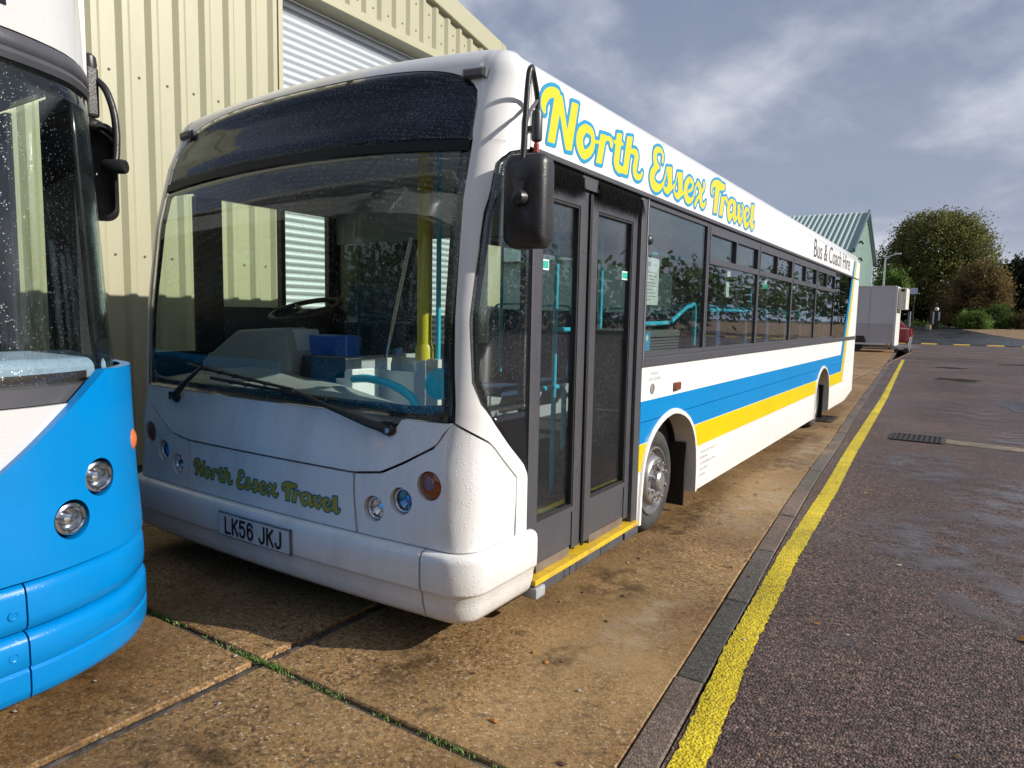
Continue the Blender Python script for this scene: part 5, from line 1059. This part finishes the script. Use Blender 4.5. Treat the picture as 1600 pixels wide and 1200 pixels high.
MB().box(WX-.24, WX-.01, 4.60, 4.672, GZ, 4.60).build('jamb_return', M_flash, dep); MB().box(WX-.24, WX+.04, 8.2, 8.54, GZ, 4.69).build('jamb_flashing', M_flash, dep)
MB().box(WX-.245, WX-.165, 4.673, 4.73, GZ, 4.6).build('guide_rail', pm('guide_steel', (.32, .33, .35), .45, metal=.5), dep)
sl = []
for k in range(9): a = math.pi*(k/8); sl.append((-.004+.016*math.sin(a), .076*(k/8)))
sh_ = MB().sheet([[(WX-.22+x, yy_, z) for x, z in sl] for yy_ in (4.70, 8.2)], [[(WX-.23, yy_, z) for x, z in sl] for yy_ in (4.70, 8.2)]).mesh('slat', 40); sh_.materials.append(M_slat)
shut = MB().box(WX-.30, WX-.26, 4.70, 8.2, GZ, 4.60).build('roller_shutter', M_dark, dep)
for i in range(61): obj_from('slat', sh_, shut, (0, 0, GZ+i*.077))
# verge capping down the slope, curved eaves corner, roof sheet and flank walls
P = [(1.6, verge(1.6)-.16), (1.6, verge(1.6)+.10), (8.42, verge(8.42)+.10), (8.42, verge(8.42)-.16)]
MB().prism(P, 0, WX-.02, WX+.075).build('verge_capping', M_flash, dep, bevel=.015)
cv = [(8.42, verge(8.42)+.10), (8.50, verge(8.5)+.085), (8.57, verge(8.57)+.03), (8.62, verge(8.6)-.06), (8.64, verge(8.6)-.2), (8.56, verge(8.6)-.2), (8.42, verge(8.42)-.16)]
MB().prism(cv, 0, WX-8, WX+.074).build('eaves_flashing', M_flash, dep)
MB().prism([(1.6, verge(1.6)+.0), (1.6, verge(1.6)+.09), (8.5, verge(8.5)+.09), (8.5, verge(8.5))], 0, WX-9, WX-.03).build('roof', pm('roof_grey', (.30, .30, .29), .5), dep)
MB().box(WX-9, WX-.03, 1.72, 1.745, GZ, verge(1.75)-.05).build('flank_wall', M_clad, dep); MB().box(WX-9, WX-.005, 8.545, 8.57, GZ, verge(8.55)-.1).build('flank_wall', M_clad, dep)
fm = MB().lathe([(.011, 0), (.011, .004), (.006, .007), (.001, .0075)], (0, 0, 0), (1, 0, 0), 8).mesh('fixing', 40); fm.materials.append(pm('fixing_dark', (.12, .10, .07), .5))
for z in (1.85, 3.30, 4.75):
    for k in range(12):
        y_ = 1.75+.06+k*PIT
        if y_ < 4.6: obj_from('fixing', fm, dep, (WX+.001, y_, z))
for k in range(15):
    obj_from('fixing', fm, dep, (WX+.001, 4.74+k*PIT, 4.82)); obj_from('fixing', fm, dep, (WX+.001, 4.74+k*PIT, verge(4.74+k*PIT)-.32))
hz_ = MB().box(WX+.041, WX+.044, 4.60, 4.66, 1.35, 1.86).build('hazard_tape', pm('tape_yellow', (.75, .55, .08), .5), dep)
for i in range(4): MB().prism([(4.605, 1.38+i*.125), (4.655, 1.40+i*.125), (4.655, 1.46+i*.125), (4.605, 1.44+i*.125)], 0, WX+.0442, WX+.046).build('tape_mark', pm('tape_red', (.6, .05, .03), .5), hz_)
base_at(dep, (WX-4, 5, GZ))

# ------------------------------------------------------------------ across the yard
fb = thing('far_shed', 'pale green metal shed with ribbed grey-green roof beyond the trailer', 'building')
M_fg = pm('pale_green', (.42, .56, .50), .5, var=.05); M_fr = pm('roof_green', (.22, .30, .29), .38, var=.1, vscale=.6)
bz_ = gh(0, 70)
gw = MB().prism([(60, bz_), (60, 6.9), (67, 10.5), (74, 6.8), (74, bz_)], 0, -6.65, -6.4).build('gable_wall', M_fg, fb); MB().box(-40, -6.65, 60.05, 60.3, bz_, 6.9).build('side_wall', M_fg, fb)
nrib = 80
for sd_, (ya, za, yb, zb_) in enumerate(((59.5, 6.75, 67, 10.62), (74.5, 6.65, 67, 10.62))):
    rf = MB().hexa([(-42, ya, za), (-6.2, ya, za), (-6.2, yb, zb_), (-42, yb, zb_), (-42, ya, za+.08), (-6.2, ya, za+.08), (-6.2, yb, zb_+.08), (-42, yb, zb_+.08)]).build('roof', M_fr, fb)
    if sd_ == 0:
        for k in range(34):
            x = -6.75-k*.42; MB().hexa([(x-.1, ya, za+.08), (x+.1, ya, za+.08), (x+.1, yb, zb_+.08), (x-.1, yb, zb_+.08), (x-.05, ya, za+.2), (x+.05, ya, za+.2), (x+.05, yb, zb_+.2), (x-.05, yb, zb_+.2)]).build('roof_rib', pm('rib_light', (.42, .52, .50), .35), rf)
for ya, za, yb, zb_ in ((59.4, 6.72, 67, 10.66), (74.6, 6.62, 67, 10.66)): MB().hexa([(-6.25, ya, za), (-6.1, ya, za), (-6.1, yb, zb_), (-6.25, yb, zb_), (-6.25, ya, za+.3), (-6.1, ya, za+.3), (-6.1, yb, zb_+.3), (-6.25, yb, zb_+.3)]).build('verge_trim', pm('verge_dark', (.10, .15, .17), .5), fb)
MB().box(-6.9, -6.3, 59.2, 59.6, 6.45, 6.8).build('gutter', MATS['verge_dark'], fb)
for k in range(27): MB().box(-6.4, -6.36, 60.4+k*.5, 60.46+k*.5, bz_, 6.9+min(.4+k*.5, 13.6-k*.5)*.5).build('wall_rib', M_fg, gw)
for z in (6.3, 7.6): MB().tube([(-6.3, 61.5, z), (-5.9, 61.3, z+.1), (-5.8, 61.2, z-.1)], .08, 6).build('wall_lamp', M_blkp, fb)
base_at(fb, (-20, 67, bz_))
# box trailer
tr = thing('box_trailer', 'grey box trailer with cream nose cabinet parked beyond the bus rear', 'trailer')
M_tg = pm('trailer_grey', (.60, .60, .63), .5, var=.06, vscale=1.5); M_tg2 = pm('trailer_dark_grey', (.47, .47, .50), .5, var=.06); M_tw = pm('trailer_white', (.72, .72, .70), .4); M_tc = pm('trailer_cream', (.66, .64, .56), .5, var=.05)
MB().prism([(-7.5, 1.36), (-7.5, 3.12), (-1.40, 3.12), (-1.40, 1.36)], 1, 38, 40.3).build('upper_body', M_tg, tr); MB().prism([(-7.5, .42), (-7.5, 1.358), (-1.40, 1.358), (-1.40, .42)], 1, 38.005, 40.3).build('lower_body', M_tg2, tr)
MB().prism([(-1.42, 3.14), (-1.33, 3.14), (-1.33, .30), (-1.42, .30)], 1, 37.97, 40.32).build('corner_post', M_tw, tr); MB().box(-7.5, -1.5, 37.96, 38.2, .33, .42).build('side_rail', M_tw, tr)
cab_ = MB().box(-1.325, -.98, 38.2, 40.1, 2.06, 3.08).build('nose_cabinet', M_tc, tr, bevel=.03); MB().box(-1.22, -1.06, 38.185, 38.2, 2.9, 3.02).build('cabinet_vent', M_blk, cab_)
MB().box(-7.5, -.35, 38.9, 39.0, .18, .32).build('drawbar', pm('galvanised', (.5, .51, .53), .4, metal=.5), tr); MB().box(-1.5, -.7, 38.5, 38.6, .12, .30).build('drawbar', MATS['galvanised'], tr); MB().tube([(-.75, 38.5, .05), (-.68, 38.5, .75)], .05, 8).build('jockey_stem', MATS['galvanised'], tr)
for x, y_, r_ in ((-.85, 38.45, .12), (-1.25, 38.4, .10), (-3.0, 38.2, .28), (-3.7, 38.2, .28)):
    wt = MB().lathe([(r_*.5, -.05), (r_, -.05), (r_, .05), (r_*.5, .05)], (x, y_, GZ+r_), (0, -1, 0), 20).build('wheel', M_tyre, tr, smooth=40); MB().lathe([(r_*.5, .04), (r_*.3, .03), (.01, .035)], (x, y_, GZ+r_), (0, -1, 0), 16).build('hub', M_alu, wt)
for x in (-6.2, -4.9, -3.6, -2.5): MB().box(x, x+.035, 37.985, 38.0, .45, 3.1).build('panel_seam', M_tg2, tr)
for x in (-6.8, -4.2, -1.7): MB().box(x, x+.12, 37.94, 37.96, .36, .41).build('side_marker', M_amber2, tr)
MB().box(-7.5, -1.42, 37.98, 40.32, 3.12, 3.17).build('roof_rail', M_tw, tr); MB().prism([(-4.15, .42), (-4.05, .75), (-2.65, .75), (-2.55, .42)], 1, 37.97, 38.0).build('mudguard', M_blkp, tr)
base_at(tr, (-4, 39, GZ))
# red hatchback, its tail showing past the trailer
rc = thing('red_car', 'red hatchback with its tail showing past the grey trailer', 'car')
M_red = pm('car_red', (.34, .008, .02), .18, var=.08, coat=.8)
prof = [(-4.9, .35), (-4.95, .85), (-4.1, 1.0), (-3.4, 1.52), (-2.4, 1.66), (-1.65, 1.62), (-1.12, 1.12), (-.96, 1.05), (-.92, .78), (-.98, .45), (-1.1, .34)]
MB().prism(prof, 1, 43, 44.7).build('body', M_red, rc, bevel=.09, seg=3)
MB().prism([(-1.62, 1.55), (-1.57, 1.56), (-1.10, 1.15), (-1.15, 1.12)], 1, 43.15, 44.55).build('rear_window', pm('car_glass', (.05, .06, .07), .08), rc); MB().prism([(-3.3, 1.08), (-2.9, 1.50), (-1.85, 1.52), (-1.6, 1.1)], 1, 42.985, 43.01).build('side_window', MATS['car_glass'], rc)
MB().box(-1.55, -.95, 42.97, 43.2, 1.0, 1.1).build('tail_lamp', pm('tail_red', (.55, .02, .03), .15, coat=1.), rc, bevel=.02); MB().prism([(-1.5, 1.10), (-1.48, 1.16), (-1.1, 1.12), (-1.0, 1.06)], 1, 42.968, 42.99).build('lamp_trim', pm('lamp_clear', (.75, .7, .7), .2), rc)
for x in (-4.2, -1.85):
    wt = MB().lathe([(.18, -.2), (.3, -.2), (.31, -.1), (.31, 0), (.2, .005)], (x, 43.0, GZ+.31), (0, -1, 0), 24).build('wheel', M_tyre, rc, smooth=40); MB().lathe([(.2, 0), (.1, .01), (.001, .012)], (x, 42.99, GZ+.31), (0, -1, 0), 20).build('rim', M_alu, wt)
base_at(rc, (-2.9, 43.8, GZ))
# lamp column, small sign, entry post
lm = thing('street_lamp', 'slim grey lamp column with angled arm behind the trailer', 'street lamp'); b0 = gh(0, 70)
MB().tube([(-5.0, 70, b0), (-5.0, 70, 3.0), (-5.0, 70, 6.9), (-4.9, 70, 7.15), (-4.1, 70, 7.4)], [.11, .09, .07, .06, .05], 10).build('column', pm('lamp_steel', (.45, .47, .48), .4, metal=.5), lm, smooth=40); MB().box(-4.35, -3.8, 69.85, 70.15, 7.36, 7.48).build('lamp_head', pm('lamp_pale', (.5, .52, .54), .4), lm, bevel=.03); base_at(lm, (-5, 70, b0))
sg = thing('notice_board', 'small white rectangular sign on a dark post under the trees', 'sign'); b0 = gh(0, 85)
MB().tube([(-3.45, 85, b0), (-3.5, 85, 4.6)], .07, 8).build('post', M_blkp, sg); MB().box(-3.9, -3.2, 84.9, 84.95, 4.45, 5.08).build('board', pm('board_white', (.62, .68, .78), .5), sg); MB().tube([(-3.78, 84.8, b0), (-3.78, 84.8, 2.6)], .14, 10).build('sleeve', pm('sleeve_grey', (.22, .23, .25), .6), sg); base_at(sg, (-3.5, 85, b0))
ep = thing('entry_post', 'black and white entry post with round white top at the far road', 'post'); b0 = gh(0, 92)
MB().box(-1.9, -1.3, 91.9, 92.1, b0, 2.75).build('post_body', M_blk, ep); MB().lathe([(.001, -.22), (.16, -.16), (.22, 0), (.16, .16), (.001, .22)], (-1.6, 92, 3.0), (0, 0, 1), 16).build('round_top', M_tw, ep, smooth=40)
for x, z0 in ((-1.95, 1.35), (-1.4, 1.75)): MB().box(x, x+.16, 91.86, 91.9, z0, 2.7).build('white_stripe', M_tw, ep)
MB().lathe([(.30, 0), (.30, .45), (.1, .5)], (-2.25, 91.8, b0), (0, 0, 1), 14).build('base_drum', pm('drum_tan', (.45, .33, .18), .6), ep, smooth=40); base_at(ep, (-1.6, 92, b0))
# ------------------------------------------------------------------ trees and shrubs: leaf-sized faces through the crown volume
def leaf_mat(name, c, var=.55):
    m = bpy.data.materials.new(name); m.use_nodes = True; n, l = nodes_of(m); p = n['Principled BSDF']; tc = N(n, 'ShaderNodeTexCoord'); nz = N(n, 'ShaderNodeTexNoise'); l.new(tc.outputs['Object'], nz.inputs['Vector']); nz.inputs['Scale'].default_value = .7; nz.inputs['Detail'].default_value = 5
    r = N(n, 'ShaderNodeValToRGB'); l.new(nz.outputs[0], r.inputs[0]); e = r.color_ramp.elements; e[0].position = .3; e[0].color = (*[v*(1-var) for v in c[0]], 1); e[1].position = .7; e[1].color = (*c[1], 1); l.new(r.outputs[0], p.inputs['Base Color']); p.inputs['Roughness'].default_value = .7
    p.inputs['Specular IOR Level'].default_value = .25; tl = N(n, 'ShaderNodeBsdfTranslucent'); l.new(r.outputs[0], tl.inputs[0]); ms = N(n, 'ShaderNodeMixShader'); ms.inputs[0].default_value = .4; l.new(p.outputs[0], ms.inputs[1]); l.new(tl.outputs[0], ms.inputs[2]); l.new(ms.outputs[0], n['Material Output'].inputs[0]); return m
def foliage(lobes, n, size, seed, hollow=.45):
    r = random.Random(seed); mb = MB(); tot = sum(l[3]*l[4]*l[5] for l in lobes)**1
    clumps = []
    for cx, cy_, cz, rx, ry, rz in lobes:
        k = max(6, int(n/9*(rx*ry*rz)/tot))
        for _ in range(k):
            while True:
                v = Vector((r.uniform(-1, 1), r.uniform(-1, 1), r.uniform(-1, 1)))
                if hollow < v.length < 1: break
            clumps.append((cx+v.x*rx, cy_+v.y*ry, cz+v.z*rz))
    for c in clumps:
        cs = r.uniform(.5, 1.7)*size*2.7
        for _ in range(9):
            p = Vector(c)+Vector((r.gauss(0, cs), r.gauss(0, cs), r.gauss(0, cs*.7))); a = Vector((r.gauss(0, 1), r.gauss(0, 1), r.gauss(0, 1))).normalized(); b = a.orthogonal().normalized(); q = a.cross(b); s = size*r.uniform(.5, 1.3)
            mb.add([p+b*s, p+q*s*.6, p-b*s, p-q*s*.6], [(0, 1, 2, 3)])
    return mb
M_bark = pm('bark', (.10, .075, .055), .9, var=.4, bump=.6)
def tree(name, label, cat, base, lobes, n, size, mat, seed, trunk=None, group=None):
    t = thing(name, label, cat, group); foliage(lobes, n, size, seed).build('crown', mat, t, recalc=False)
    r = random.Random(seed); b = Vector(base); mb = MB()
    th = trunk or .3; top = Vector((lobes[0][0], lobes[0][1], lobes[0][2]))
    mb.tube([b, b.lerp(top, .35)+Vector((r.uniform(-.2, .2), 0, 0)), b.lerp(top, .7), top], [th, th*.8, th*.55, th*.3], 8)
    for l in lobes[1:]:
        s = b.lerp(top, r.uniform(.3, .7)); mb.tube([s, s.lerp(Vector(l[:3]), .5)+Vector((0, 0, .3)), Vector(l[:3])], [th*.45, th*.3, th*.12], 6)
    mb.build('trunk', M_bark, t, smooth=40); base_at(t, base)
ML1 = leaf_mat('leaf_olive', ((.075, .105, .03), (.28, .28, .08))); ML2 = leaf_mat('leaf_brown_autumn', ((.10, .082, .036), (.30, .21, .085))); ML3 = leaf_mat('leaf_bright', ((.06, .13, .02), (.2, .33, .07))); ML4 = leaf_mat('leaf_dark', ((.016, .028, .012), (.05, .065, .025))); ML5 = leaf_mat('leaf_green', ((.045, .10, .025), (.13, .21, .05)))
z1 = gh(0, 115)
tree('broadleaf_tree', 'large round olive-green autumn tree rising beyond the yard entrance', 'tree', (-2.6, 115, z1), [(-3.2, 115, 12.2, 5.2, 5, 5.0), (-7.2, 115, 9.2, 3.6, 4, 4.2), (.8, 115, 10.6, 3.4, 4, 4.4), (-3.0, 113, 8.0, 5.5, 4, 3.8), (-5.6, 116, 13.6, 3.0, 3, 2.8), (-.6, 116, 14.4, 2.9, 3, 2.6), (2.4, 114, 8.4, 2.0, 3, 3), (-8.2, 116, 6.0, 2.4, 3, 3.0)], 56000, .17, ML1, 11, .55)
tree('small_tree', 'brownish autumn tree standing in front of the big tree on the right', 'tree', (2.4, 102, gh(0, 102)), [(2.4, 102, 6.2, 2.2, 2.2, 2.8), (.6, 102, 4.6, 1.7, 2, 2.3), (4.0, 102, 5.2, 1.6, 2, 2.4), (2.6, 101, 3.4, 2.6, 2, 1.6), (-1.0, 101, 2.8, 1.3, 1.6, 1.5)], 24000, .14, ML2, 12, .2)
tree('small_tree', 'slim light green tree just behind the street lamp', 'tree', (-5.9, 88, gh(0, 88)), [(-5.9, 88, 5.9, .9, .9, 1.5), (-5.2, 88, 5.0, .8, .8, 1.0), (-6.6, 88, 4.8, .8, .8, 1.1)], 5000, .15, ML3, 13, .1)
tree('shrub', 'bright green rounded shrub at the edge of the gravel', 'shrub', (1.9, 95, gh(0, 95)), [(1.9, 95, 1.75, 1.35, 1.2, 1.1), (1.1, 95, 1.4, .8, .9, .7), (2.8, 95, 1.4, .7, .9, .7)], 9000, .1, ML3, 14, .06, 'shrubs along the gravel verge')
tree('shrub', 'darker green shrub to the right of the bright rounded one', 'shrub', (4.3, 98, gh(0, 98)), [(4.3, 98, 2.2, 1.2, 1.2, 1.5), (5.0, 98, 1.6, .8, .9, .9), (3.6, 98, 1.5, .7, .9, .8)], 8000, .1, ML5, 15, .06, 'shrubs along the gravel verge')
tree('shrub', 'low reddish green shrub at the right edge of the picture', 'shrub', (6.4, 98, gh(0, 98)), [(6.4, 98, 1.7, .9, 1, .9), (7.2, 98, 1.9, .9, 1, 1.0)], 5000, .1, ML2, 16, .06, 'shrubs along the gravel verge')
tree('broadleaf_tree', 'dark tree mass at the far right behind the shrubs', 'tree', (8.5, 128, gh(0, 120)), [(8.5, 128, 7.5, 4.2, 3, 4.2), (5.0, 128, 5.5, 3.0, 3, 3.8), (12.5, 128, 8, 4, 3, 5), (6.5, 127, 3.2, 4, 3, 2.6)], 22000, .28, ML4, 17, .4)
mb = foliage([(-9, 127, 3.6, 5, 1.5, 3.2), (-2, 127, 3.6, 5, 1.5, 3.2), (4, 127, 3.0, 5, 1.5, 2.6)], 16000, .3, 18, 0.); tag(mb.build('dark_hedge', ML4, recalc=False), 'dark hedge beneath the big tree', 'hedge', kind='stuff')
mb = foliage([(-4.4, 118, gh(0, 118)+.2, 3.2, .6, .35)], 900, .12, 19, 0.); tag(mb.build('grass_bank', ML3, recalc=False), 'strip of light green grass at the foot of the hedge', 'grass', kind='stuff')
# woodland behind and to the right of the viewer, met in the glass as reflections
r = random.Random(77); lob = []
for k in range(76):
    a = R_(-160+k*3.1); back = a < R_(-35); d = (40 if back else 64)+r.uniform(-4, 8); h = r.uniform(4.2, 7.2) if back else r.uniform(2.4, 4.8); lob.append((1.65+d*math.cos(a), d*math.sin(a), h*.9, 4.4, 3.2, h))
for k in range(12):
    a = R_(72+k*1.35); d = 128+r.uniform(-5, 9); h = r.uniform(4.0, 6.2); lob.append((1.65+d*math.cos(a), d*math.sin(a), 1+h*.9, 3.2, 3.0, h))
mb = foliage(lob, 60000, .42, 20, .1); tag(mb.build('far_woodland', ML5, recalc=False), 'belt of woodland across the yard, mirrored in the bus windows', 'woodland', kind='stuff')
